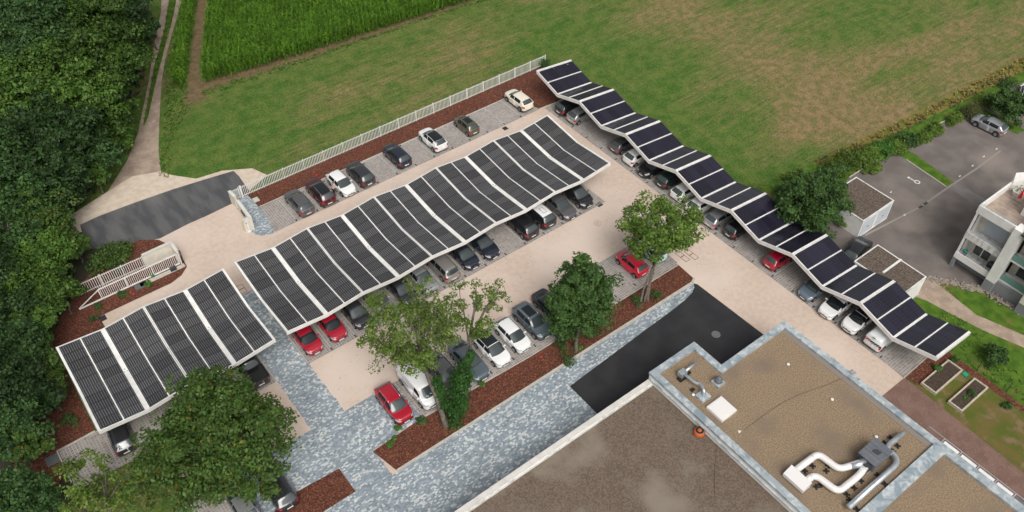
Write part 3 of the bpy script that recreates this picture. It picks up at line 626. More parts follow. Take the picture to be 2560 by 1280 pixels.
class Style:
    def __init__(s, L, W, H, xa, xb, xc, xd, zn, zc, zb, zr, xf, xr, rw=0.32, z0=0.2, p=5.0, pg=4.2, tumble=0.17, side=((0.62, -0.1), (-0.2, -1.25)), roofdip=0.05, cladding=False, rails=False, panel_van=False, rear_dy=0.0):
        s.__dict__.update(locals()); del s.__dict__['s']
    def Zs(s, x):
        X = [-s.L/2, s.xd, s.xc, 0.0, s.xa, s.L/2-0.35, s.L/2]; Z = [s.zr, s.zb, s.zb, (s.zb+s.zc)/2, s.zc, s.zn+0.05, s.zn-0.05]
        return np.interp(x, X, Z)
    def a(s, t, front):
        k = np.interp(t, [0, 0.12, 0.35, 0.6, 0.85, 1.0], [0.955, 0.985, 1.0, 0.99, 0.965, 0.93] if front else [0.96, 0.985, 1.0, 0.995, 0.98, 0.955])
        return s.L/2*k
    def b(s, t): return s.W/2*np.interp(t, [0, 0.15, 0.45, 0.75, 0.92, 1.0], [0.94, 0.985, 1.0, 0.99, 0.965, 0.925])
    def shell(s, x, y, t): return (x, y, s.z0+t*(s.Zs(x)-s.z0))
    def endp(s, f, t, front, off=0.0):
        """point of the nose or tail at the width fraction f and the height fraction t"""
        pe = s.p if front else s.p+3; x = s.a(t, front)*(max(1-abs(f)**pe, 0))**(1/pe); y = f*s.b(t)
        x = x if front else -x
        nrm = Vector((x/(s.L/2)**2*2.0, y/(s.W/2)**2*(abs(f)**(s.p-2)), 0)).normalized()*off
        q = s.shell(x, y, t); return (q[0]+nrm.x, q[1]+nrm.y, q[2])
    def roof(s, x):
        X = [s.xd, s.xc, (s.xc*0.6+s.xb*0.4), s.xb-0.15, s.xb, s.xa]; z1 = s.Zs(s.xd); z2 = s.Zs(s.xa)
        return np.interp(x, X, [z1, s.H-s.roofdip, s.H, s.H-0.01, s.H-0.05, z2])
    def hsm(s, x): return np.mean([s.roof(np.clip(x+d_, s.xd, s.xa)) for d_ in (-0.09, -0.045, 0, 0.045, 0.09)], axis=0)-s.Zs(x)
    def cab(s, x, f=None, g=None, sg=1, off=0.0):
        """point of the cabin at station x: width fraction f, or side height fraction g"""
        H = max(float(s.hsm(x)), 0.0); n = s.pg; Wg = s.b(1.0)*0.985
        if f is not None: zz = H*(max(1-abs(f)**n, 0))**(1/n); y = f*Wg
        else: zz = H*g; y = sg*Wg*(max(1-g**n, 0))**(1/n)
        y *= 1-s.tumble*zz/(s.H-s.zb)
        fr = np.clip((x-0.1)/(s.xa-0.1), 0, 1); rr = np.clip((-0.3-x)/(-0.3-s.xd), 0, 1); q = 1-(y/Wg)**2
        return (x+0.16*fr*q-0.09*rr*q, y, float(s.Zs(x))+zz)
def grid_mesh(P, off):
    """patch from a grid of points, set off along its normals"""
    P = np.array(P, float); du = np.gradient(P, axis=0); dv = np.gradient(P, axis=1); N = np.cross(du, dv); N /= np.linalg.norm(N, axis=2, keepdims=True)+1e-9
    if (N[..., 2].mean() < -0.05) or (abs(N[..., 2].mean()) <= 0.3 and (N[..., :2]*(P[..., :2])).sum(-1).mean() < 0): N = -N
    P = P+N*off; a, b = P.shape[:2]; mb = MB()
    mb.add(P.reshape(-1, 3), [(i*b+j, (i+1)*b+j, (i+1)*b+j+1, i*b+j+1) for i in range(a-1) for j in range(b-1)])
    return mb.mesh('patch', True)
def superloop(p, N=80):
    t = np.linspace(0, 2*np.pi, 4000, endpoint=False); c, s_ = np.cos(t), np.sin(t)
    pp = np.where(c > 0, p, p+3); x = np.sign(c)*abs(c)**(2/pp); y = np.sign(s_)*abs(s_)**(2/pp)
    d = np.hypot(np.diff(np.append(x, x[0]))*2.2, np.diff(np.append(y, y[0]))); cs = np.concatenate([[0], np.cumsum(d)])[:-1]; T = d.sum()
    idx = np.searchsorted(cs, np.linspace(0, T, N, endpoint=False)); idx = np.clip(idx, 0, 3999); return np.stack([x[idx], y[idx]], 1)
def build_style(s):
    R = {}; U_ = superloop(s.p); N = len(U_)
    V = []; F = []; fm = []
    ts = [0, 0.06, 0.15, 0.28, 0.42, 0.56, 0.7, 0.82, 0.92, 1.0]; rows = []
    for t in ts:
        row = []
        for (ux, uy) in U_:
            x = ux*s.a(t, ux > 0); y = uy*s.b(t); z = s.z0+t*(s.Zs(x)-s.z0)
            for xw in (s.xf, s.xr):
                if abs(y) > s.W*0.3 and (x-xw)**2+(z-s.rw)**2 < (s.rw+0.07)**2: y *= 0.80
            row.append((x, y, z))
        rows.append(row)
    for sc in (0.955, 0.87, 0.7, 0.45, 0.2):
        row = []
        for (ux, uy) in U_:
            x = ux*s.a(1.0, ux > 0)*sc; y = uy*s.b(1.0)*sc
            row.append((x, y, s.Zs(x)+0.055*(1-sc**2)))
        rows.append(row)
    mb = MB()
    for r in rows: mb.v += r
    n = len(rows)
    for i in range(n-1):
        for j in range(N): mb.f.append((i*N+j, i*N+(j+1) % N, (i+1)*N+(j+1) % N, (i+1)*N+j))
    mb.f.append(tuple(range((n-1)*N, n*N))); mb.f.append(tuple(range(N-1, -1, -1)))
    xs = np.unique(np.concatenate([np.linspace(s.xd, s.xa, 30), [s.xb, s.xc]])); fs = np.concatenate([[1], np.sin(np.linspace(np.pi/2, -np.pi/2, 19))[1:-1], [-1]])
    fs = np.sign(fs)*abs(fs)**0.6
    k = len(mb.v); 
    for x in xs:
        for f in fs: mb.v.append(s.cab(x, f=f))
    m_ = len(fs)
    for i in range(len(xs)-1):
        for j in range(m_-1): mb.f.append((k+i*m_+j, k+i*m_+j+1, k+(i+1)*m_+j+1, k+(i+1)*m_+j))
    me = bpy.data.meshes.new('body'); me.from_pydata(mb.v, [], mb.f)
    bm = bmesh.new(); bm.from_mesh(me); bmesh.ops.recalc_face_normals(bm, faces=bm.faces); bm.to_mesh(me); bm.free()
    me.polygons.foreach_set('use_smooth', [True]*len(me.polygons)); me.update()
    R['body'] = me
    lin = lambda a, b, q: np.linspace(a, b, q)
    R['windscreen'] = grid_mesh([[s.cab(x, f=f) for f in lin(-0.9, 0.9, 13)] for x in lin(s.xa-0.03, s.xb+0.02, 9)], 0.008)
    R['rear_window'] = grid_mesh([[s.cab(x, f=f) for f in lin(-0.84, 0.84, 11)] for x in lin(s.xd+0.2*(s.xc-s.xd), s.xc+0.02, 7)], 0.008)
    R['roof_panel'] = grid_mesh([[s.cab(x, f=f) for f in lin(-0.86, 0.86, 13)] for x in lin(s.xb-0.03, s.xc-0.02, 13)], 0.006)
    R['sunroof'] = grid_mesh([[s.cab(x, f=f) for f in lin(-0.62, 0.62, 9)] for x in lin(s.xb-0.2, s.xc+0.45, 9)], 0.007)
    R['roof_mark'] = None
    R['sides'] = []
    for (x1, x0) in s.side:
        for sg in (1, -1):
            q = grid_mesh([[s.cab(x, g=g, sg=sg) for g in lin(0.10, 0.80, 6)] for x in lin(x1, x0, 9)], 0.0)
            v = np.empty(len(q.vertices)*3, np.float32); q.vertices.foreach_get('co', v); v = v.reshape(-1, 3); v[:, 1] += sg*0.010; v[:, 2] += 0.003; q.vertices.foreach_set('co', v.ravel()); q.update()
            R['sides'].append(q)
    def endpatch(f0, f1, t0, t1, front, off=0.010, q=8): return grid_mesh([[s.endp(f, t, front, off) for t in lin(t0, t1, 5)] for f in lin(f0, f1, q)], 0.002)
    R['headlights'] = [endpatch(sg*0.56, sg*0.93, 0.72, 0.91, True) for sg in (1, -1)]
    t0, t1 = (0.50, 0.93) if s.panel_van else (0.66, 0.88)
    R['taillights'] = [endpatch(sg*(0.84 if s.panel_van else 0.70), sg*0.965, t0, t1, False) for sg in (1, -1)]
    R['grille'] = endpatch(-0.5, 0.5, 0.44, 0.62, True); R['lower_grille'] = endpatch(-0.6, 0.6, 0.12, 0.28, True)
    R['rear_trim'] = endpatch(-0.8, 0.8, 0.06, 0.2, False); R['skid'] = endpatch(-0.72, 0.72, 0.10, 0.17, False, 0.02); R['skid_front'] = endpatch(-0.6, 0.6, 0.05, 0.13, True, 0.02)
    if s.cladding:
        P = []
        for t in (0.0, 0.08, 0.16, 0.22):
            P.append([(ux*(s.a(t, ux > 0)+0.012), uy*(s.b(t)+0.012), s.z0+t*(s.Zs(ux*s.a(t, ux > 0))-s.z0)) for ux, uy in np.vstack([U_, U_[:1]])])
        R['cladding'] = grid_mesh(P, 0.0)
    xr_ = s.endp(0, 0.45, False)[0]; zr_ = s.endp(0, 0.45, False)[2]; xf_ = s.endp(0, 0.33, True)[0]; zf_ = s.endp(0, 0.33, True)[2]
    R['plate_rear'] = MB().box(xr_-0.022, xr_+0.01, -0.26, 0.26, zr_-0.055, zr_+0.055).mesh('plate'); R['plate_front'] = MB().box(xf_-0.01, xf_+0.022, -0.26, 0.26, zf_-0.055, zf_+0.055).mesh('plate')
    xe, _, ze = s.endp(0, 0.66, True); R['emblem'] = MB().add([(xe+0.02, 0, ze-0.09), (xe+0.02, 0.06, ze), (xe+0.005, 0, ze+0.09), (xe+0.02, -0.06, ze), (xe-0.03, 0, ze)], [(0, 1, 2, 3), (0, 4, 1), (1, 4, 2), (2, 4, 3), (3, 4, 0)]).mesh('emblem')
    R['mirrors'] = []
    for sg in (1, -1):
        y0 = s.W/2*0.95; c = (s.xa-0.34, sg*(y0+0.09), float(s.Zs(s.xa-0.34))+0.08); mm = MB()
        prof = [(0.2, -0.1), (0.75, -0.075), (1.0, 0.0), (0.8, 0.05), (0.5, 0.07)]
        for (r, h) in prof:
            for j in range(10):
                th = 2*math.pi*j/10; mm.v.append((c[0]+h*0.9, c[1]+r*0.11*math.cos(th), c[2]+r*0.075*math.sin(th)))
        for i in range(4):
            for j in range(10): mm.f.append((i*10+j, i*10+(j+1) % 10, (i+1)*10+(j+1) % 10, (i+1)*10+j))
        mm.f.append(tuple(range(9, -1, -1))); mm.f.append(tuple(range(40, 50)))
        mm.bar((c[0], sg*(y0-0.06), c[2]-0.03), (c[0], sg*(y0+0.04), c[2]-0.02), 0.05, 0.03)
        R['mirrors'].append(mm.mesh('mirror', True))
    R['rails'] = []
    for sg in (1, -1):
        pts = [s.cab(x, f=sg*0.80) for x in lin(s.xb-0.1, s.xc+0.05, 8)]
        pts = [(p[0], p[1], p[2]+(0.01 if i in (0, 7) else 0.045)) for i, p in enumerate(pts)]
        R['rails'].append(MB().tube(pts, 0.022, 6).mesh('rail', True))
    R['handles'] = []
    for (x1, x0) in s.side[:2]:
        for sg in (1, -1):
            t = 0.84; y = s.b(t); R['handles'].append(MB().box(x0+0.06, x0+0.24, sg*y-0.012, sg*y+0.022, s.z0+t*(float(s.Zs(x0))-s.z0)-0.015, s.z0+t*(float(s.Zs(x0))-s.z0)+0.015).mesh('handle'))
    xt = s.xc+0.12; q = s.cab(xt, f=0.0); R['antenna'] = MB().add([(q[0]-0.09, 0.018, q[2]-0.01), (q[0]-0.09, -0.018, q[2]-0.01), (q[0]+0.08, 0, q[2]-0.01), (q[0]-0.10, 0, q[2]+0.055)], [(0, 1, 2), (0, 3, 1), (1, 3, 2), (2, 3, 0)]).mesh('antenna')
    q0 = s.Zs(s.xa); R['wiper'] = MB()
    for y1, y2 in ((-0.52, 0.02), (0.08, 0.6)):
        a_ = s.cab(s.xa-0.03, f=y1); b_ = s.cab(s.xa-0.10, f=y2*0.9); R['wiper'].bar((a_[0]+0.0, a_[1], a_[2]+0.03), (b_[0]+0.0, b_[1], b_[2]+0.03), 0.022, 0.02)
    R['wiper'] = R['wiper'].mesh('wiper')
    r = s.rw; R['tyre'] = MB().lathe([(r*0.62, -0.10), (r*0.93, -0.10), (r, -0.07), (r, 0.07), (r*0.93, 0.10), (r*0.62, 0.10), (r*0.6, 0.06)], n=24, axis='y').mesh('tyre', False)
    rm = MB().lathe([(r*0.64, 0.062), (r*0.64, 0.104), (r*0.57, 0.107), (r*0.56, 0.07)], n=24, axis='y')
    for i in range(5):
        th = 2*math.pi*i/5+0.3; c_, s_ = math.cos(th), math.sin(th)
        rm.bar((0.04*c_, 0.098, 0.04*s_), (r*0.6*c_, 0.094, r*0.6*s_), 0.075, 0.02, up=(0, 1, 0))
    rm.lathe([(0.06, 0.07), (0.055, 0.112)], n=10, axis='y'); R['rim'] = rm.mesh('rim')
    return R
ST = {
 'hatch': Style(4.06, 1.75, 1.46, 1.02, 0.22, -1.42, -1.93, 0.80, 0.93, 0.97, 0.92, 1.22, -1.30),
 'compact': Style(4.30, 1.80, 1.47, 1.05, 0.20, -1.45, -2.02, 0.78, 0.93, 0.98, 0.95, 1.32, -1.34),
 'city': Style(3.62, 1.65, 1.50, 1.02, 0.38, -1.30, -1.70, 0.82, 0.96, 0.98, 0.95, 1.13, -1.22, rw=0.29, p=4.4, side=((0.66, 0.02), (-0.08, -1.05))),
 'suv': Style(4.42, 1.84, 1.64, 1.06, 0.30, -1.62, -2.10, 0.98, 1.08, 1.12, 1.05, 1.34, -1.34, rw=0.36, z0=0.24, p=5.4, cladding=True, side=((0.62, -0.16), (-0.26, -1.35))),
 'crossover': Style(4.16, 1.80, 1.58, 1.04, 0.28, -1.48, -1.98, 0.92, 1.03, 1.07, 1.0, 1.26, -1.28, rw=0.34, z0=0.23, cladding=True),
 'saloon': Style(4.72, 1.84, 1.44, 1.02, 0.16, -1.05, -1.78, 0.76, 0.92, 0.97, 0.94, 1.42, -1.40, rw=0.33, side=((0.58, -0.2), (-0.3, -1.25))),
 'estate': Style(4.62, 1.82, 1.50, 1.08, 0.26, -1.78, -2.22, 0.78, 0.94, 0.99, 0.96, 1.40, -1.36, rw=0.33, side=((0.62, -0.14), (-0.24, -1.05), (-1.14, -1.85))),
 'mpv': Style(4.55, 1.84, 1.66, 1.22, 0.34, -1.82, -2.18, 0.88, 1.02, 1.05, 1.0, 1.40, -1.36, rw=0.33, side=((0.72, -0.1), (-0.2, -1.05), (-1.14, -1.85))),
 'van': Style(4.85, 1.92, 1.93, 1.75, 1.02, -2.30, -2.36, 1.02, 1.16, 1.20, 1.24, 1.52, -1.52, rw=0.34, z0=0.24, p=7.0, pg=6.0, tumble=0.08, side=((1.38, 0.55),), panel_van=True, cladding=True),
 'small_van': Style(4.38, 1.81, 1.82, 1.30, 0.60, -2.05, -2.14, 0.95, 1.06, 1.10, 1.12, 1.38, -1.34, rw=0.33, z0=0.23, p=7.0, pg=6.0, tumble=0.10, side=((0.92, 0.08),), panel_van=True, cladding=True),
 'pickup': Style(5.28, 1.88, 1.80, 1.20, 0.50, -0.55, -0.85, 1.08, 1.16, 1.16, 1.12, 1.62, -1.52, rw=0.39, z0=0.32, p=6.5, side=((0.80, 0.06), (-0.04, -0.55)), cladding=True),
}
SM = {}
def slot(o, mat):
    me = o.data
    if len(me.materials) == 0: me.materials.append(mat)
    o.material_slots[0].link = 'OBJECT'; o.material_slots[0].material = mat
def car(style, x, y, rz, pmat, label, roof=None, sunroof=False, rails=None, rim=None, skid=False, mirror=None, cat='car', group='cars parked in the bays', glass=None, z=0.024):
    s = ST[style]
    if style not in SM: SM[style] = build_style(s)
    R = SM[style]; nm = {'van': 'parked_van', 'small_van': 'parked_van', 'pickup': 'pickup_truck'}.get(style, 'parked_car')
    root = tag(empty(nm, (x, y, z), math.radians(rz)), label, cat, group)
    def put(name, me, mat, par=root):
        o = bpy.data.objects.new(name, me); COL.objects.link(o); o.parent = par; slot(o, mat); return o
    body = put('body', R['body'], pmat); gl = glass or wind_glass
    ws = put('windscreen', R['windscreen'], gl); put('wiper', R['wiper'], black_plastic, ws)
    if not (s.panel_van): put('rear_window', R['rear_window'], gl)
    for q in R['sides']: put('side_window', q, glass_dark)
    if roof: put('roof_panel', R['roof_panel'], roof)
    if sunroof: put('sunroof', R['sunroof'], glass_dark)
    if rails:
        for q in R['rails']: put('roof_rail', q, rails)
    for q in R['headlights']: put('headlight', q, lamp_mat)
    for q in R['taillights']: put('tail_light', q, tail_mat)
    gr = put('grille', R['grille'], black_plastic); put('emblem', R['emblem'], chrome, gr); put('lower_grille', R['lower_grille'], black_plastic); put('rear_trim', R['rear_trim'], black_plastic)
    if s.cladding: put('cladding', R['cladding'], black_plastic)
    if skid: put('skid_plate', R['skid'], chrome); put('skid_plate', R['skid_front'], chrome)
    put('licence_plate', R['plate_rear'], plate_mat); put('licence_plate', R['plate_front'], plate_mat)
    for q in R['mirrors']: put('mirror', q, mirror or pmat)
    for q in R['handles']: put('door_handle', q, pmat)
    put('antenna', R['antenna'], black_plastic)
    for xw in (s.xf, s.xr):
        for sg in (1, -1):
            wh = put('wheel', R['tyre'], black_rubber); wh.location = (xw, sg*(s.W/2-0.115), s.rw); wh.rotation_euler = (0, 0, 0 if sg > 0 else math.pi)
            put('rim', R['rim'], rim or rim_mat, wh)
    return root
# front row along the fence: noses to the fence (+y) unless said
N_, S_, E_, W_ = 90, -90, 0, 180
Y1 = 19.45
car('compact', 6.88, 19.35, N_+1, P_grey, 'grey hatchback at the left end of the fence row, beside the empty bay')
car('suv', 9.46, 19.40, N_, P_maroon, 'maroon car with black roof and silver rails beside the standing person', roof=glass_dark, rails=chrome, skid=True)
car('hatch', 11.98, 19.25, S_+2, P_white, 'white hatchback with its bonnet towards the lane, fence row')
car('crossover', 14.44, 19.40, N_, P_dark, 'charcoal crossover between the white hatchback and an empty bay, fence row', skid=True)
car('crossover', 19.38, 19.70, N_, P_navy, 'dark blue crossover standing alone in the middle of the fence row')
car('crossover', 24.2, 19.65, N_, P_white, 'white crossover with black roof in the fence row', roof=glass_dark)
car('city', 28.9, 19.55, N_, P_olive, 'olive green small car in the fence row', sunroof=True)
car('crossover', 36.85, 19.75, N_, P_cream, 'cream car at the far right end of the fence row')
# under the central carport, noses or tails to the lane (-y)
car('hatch', -1.35, 2.35, S_, P_red, 'red car under the left corner of the central carport', glass=glass_dark)
car('hatch', 1.18, 2.40, S_, P_red, 'red car second from the left under the central carport', glass=glass_dark)
car('crossover', 3.75, 2.35, S_, P_dark, 'charcoal crossover third from the left under the central carport')
car('compact', 6.25, 2.4, S_, P_silver, 'silver car under the central carport behind the sparse tree')
car('compact', 8.8, 2.2, S_, P_dark, 'dark car half hidden behind the sparse tree under the central carport')
car('estate', 11.15, 2.35, S_, P_silver, 'silver car with its bonnet out, left of the beige grey people carrier')
car('mpv', 13.65, 2.45, N_, P_beige, 'beige grey people carrier with its tail to the lane')
car('compact', 16.25, 2.4, S_, P_navy, 'dark blue car right of the beige grey people carrier')
car('saloon', 18.7, 2.55, S_, P_navy, 'dark blue car left of the empty bay under the central carport')
car('suv', 23.55, 2.3, N_, P_black, 'black four wheel drive with its tail to the lane', rails=black_plastic)
kc = car('suv', 26.0, 2.45, N_, P_black, 'black car with a white roof under the central carport', roof=P_white)
car('saloon', 28.65, 2.2, S_, P_grey, 'dark grey saloon second from the right under the central carport')
car('mpv', 31.2, 2.45, S_, P_black, 'black car at the right end of the central carport')
# row along the mulch bed
car('crossover', 1.15, -8.75, S_-1, P_red, 'red car with roof rails on the blue paving', rails=chrome, skid=True)
vn = car('van', 3.85, -8.55, S_, P_white, 'white panel van beside the red car with roof rails', cat='van')
car('saloon', 6.45, -8.75, S_, P_grey, 'grey car behind the leaning tree trunk')
car('saloon', 8.95, -8.85, S_, P_slate, 'slate blue saloon right of the ivy covered trunk')
car('compact', 11.4, -9.0, S_, P_white, 'white hatchback with black glass roof beside the slate blue saloon', roof=glass_dark)
car('hatch', 13.85, -8.95, S_, P_white, 'white hatchback with white roof in the mulch bed row')
car('suv', 16.3, -8.75, S_, P_slate, 'dark slate off roader beside the white roofed hatchback in the mulch bed row', sunroof=True, rails=chrome)
car('saloon', 18.85, -8.55, S_, P_dark, 'charcoal car left of the dense green tree')
car('hatch', 21.3, -8.9, S_, P_white, 'white car almost hidden by the dense green tree')
car('compact', 23.8, -9.0, S_, P_dark, 'dark car on the right of the dense green tree')
car('city', 28.85, -8.85, N_, P_bred, 'bright red small car under the light green tree')
car('city', 31.7, -8.6, N_, P_aqua, 'pale aqua small car under the light green tree')
# right-hand row: tails to the lane (-x) unless said
car('estate', 41.5, 15.05, E_, P_black, 'black estate car at the top end of the right carport')
car('hatch', 41.25, 12.9, E_, P_silver, 'silver hatchback beside the black estate under the right carport')
car('hatch', 41.55, 5.7, E_, P_grey, 'dark grey hatchback next to the empty bays of the right carport')
car('hatch', 41.3, 3.1, E_, P_white, 'white hatchback left of the black car facing the lane')
car('crossover', 41.2, 0.6, W_, P_black, 'black crossover facing the lane under the right carport', skid=False)
car('hatch', 41.5, -1.9, E_, P_green, 'dark green hatchback under the right carport')
car('hatch', 41.3, -4.4, E_, P_white, 'white hatchback right of the dark green one')
car('hatch', 41.05, -6.95, E_, P_white, 'white hatchback next to the silver grey one under the right carport')
car('hatch', 41.05, -9.5, E_, P_silver, 'silver grey hatchback between a white and a black one, right carport')
car('city', 41.3, -11.85, E_, P_black, 'black small car beside the silver grey hatchback, right carport')
car('city', 41.15, -17.3, E_, P_red, 'red small car alone under the right carport')
car('hatch', 40.9, -22.1, W_, P_blue, 'steel blue small car facing the lane under the right carport')
car('compact', 40.75, -24.75, W_, P_white, 'white hatchback facing the lane beside the steel blue car', glass=glass_dark)
car('crossover', 40.9, -27.2, W_, P_white, 'white crossover with black roof facing the lane', roof=P_black, glass=glass_dark, mirror=P_black)
lv = car('small_van', 41.15, -29.75, E_, P_wgrey, 'pale van with red and black warning chevrons at the end of the right carport', cat='van')
# others
car('compact', 48.3, -21.35, 10, P_black, 'black car between the two garages', z=0.0, group='cars in the neighbouring car park')
car('hatch', 78.1, -17.85, N_+3, P_silver, 'silver hatchback in the neighbouring car park by the hedge', z=0.0, group='cars in the neighbouring car park')
car('hatch', 87.6, -17.2, 25, P_white, 'white car cut by the right edge of the picture', z=0.0, group='cars in the neighbouring car park')
pk = car('pickup', -6.95, 2.6, N_, P_black, 'black pickup truck under the right corner of the left carport', cat='pickup')
car('hatch', -18.6, 2.6, N_-4, P_dark, 'dark car under the left carport behind the tree at the lower left')
car('suv', -10.45, -9.85, N_, P_dark, 'charcoal car at the foot of the big tree by the mulch corner')
car('hatch', -13.3, -9.4, N_, P_silver, 'silver car half hidden below the big tree')
# pickup bed
bed = MB(); bed.box(-2.5, -0.98, -0.78, 0.78, 1.175, 1.185); bed.build('load_bed', black_rubber, pk)
for sg in (-1, 1): MB().box(-2.52, -0.95, sg*0.86-0.06, sg*0.86+0.06, 1.10, 1.24).build('bed_rail', black_plastic, pk)
MB().box(-2.6, -2.5, -0.86, 0.86, 1.0, 1.22).build('tailgate', P_black, pk)
# white roof outline, rear doors and chevrons
o_ = MB(); s_ = ST['suv']; q_ = [(-0.35, 0.22), (-0.35, -0.22), (-1.15, -0.22), (-1.15, 0.22), (-0.35, 0.22)]
for a_, b_ in zip(q_[:-1], q_[1:]):
    za = s_.cab(a_[0], f=a_[1]/0.9)[2]+0.014; zb_ = s_.cab(b_[0], f=b_[1]/0.9)[2]+0.014; o_.bar((a_[0], a_[1], za), (b_[0], b_[1], zb_), 0.035, 0.012)
o_.build('roof_outline', black_plastic, kc)
sv = ST['small_van']; xr_ = -2.175
MB().box(xr_-0.02, xr_, -0.006, 0.006, 0.45, 1.7).build('door_seam', dark_metal, lv); MB().box(xr_-0.05, xr_-0.0, -0.16, 0.16, 1.70, 1.74).build('brake_light', black_plastic, lv)
for i in range(7):
    y0 = 0.66-i*0.22; md = red_plastic if i < 2 else black_plastic
    MB().add([(xr_-0.045, y0, 1.02), (xr_-0.045, y0-0.10, 1.02), (xr_-0.045, y0-0.26, 1.26), (xr_-0.045, y0-0.16, 1.26), (xr_+0.03, y0, 1.02), (xr_+0.03, y0-0.10, 1.02), (xr_+0.03, y0-0.26, 1.26), (xr_+0.03, y0-0.16, 1.26)],
             [(0, 1, 2, 3), (4, 7, 6, 5), (0, 4, 5, 1), (1, 5, 6, 2), (2, 6, 7, 3), (3, 7, 4, 0)]).build('chevron', md, lv)
# lettering bands on the side of the white van
grey_print = M('grey_print', (0.32, 0.36, 0.38), 0.6)
for k, (x0, x1, z) in enumerate(((-1.3, 0.2, 1.22), (-1.3, -0.2, 1.06))): MB().box(x0, x1, -0.968, -0.94, z, z+0.07).build('lettering_band', grey_print, vn)
paper = M('paper', (0.5, 0.72, 0.8), 0.8); sg_ = ST['van']
for (x, f, a) in ((1.62, -0.25, 0.3), (1.58, 0.2, -0.2), (1.64, 0.5, 0.5)):
    c = sg_.cab(x, f=f); MB().bar((c[0]-0.09, c[1]-0.12, c[2]+0.085), (c[0]-0.03, c[1]+0.12, c[2]+0.02), 0.16, 0.006).build('dashboard_paper', paper, vn)

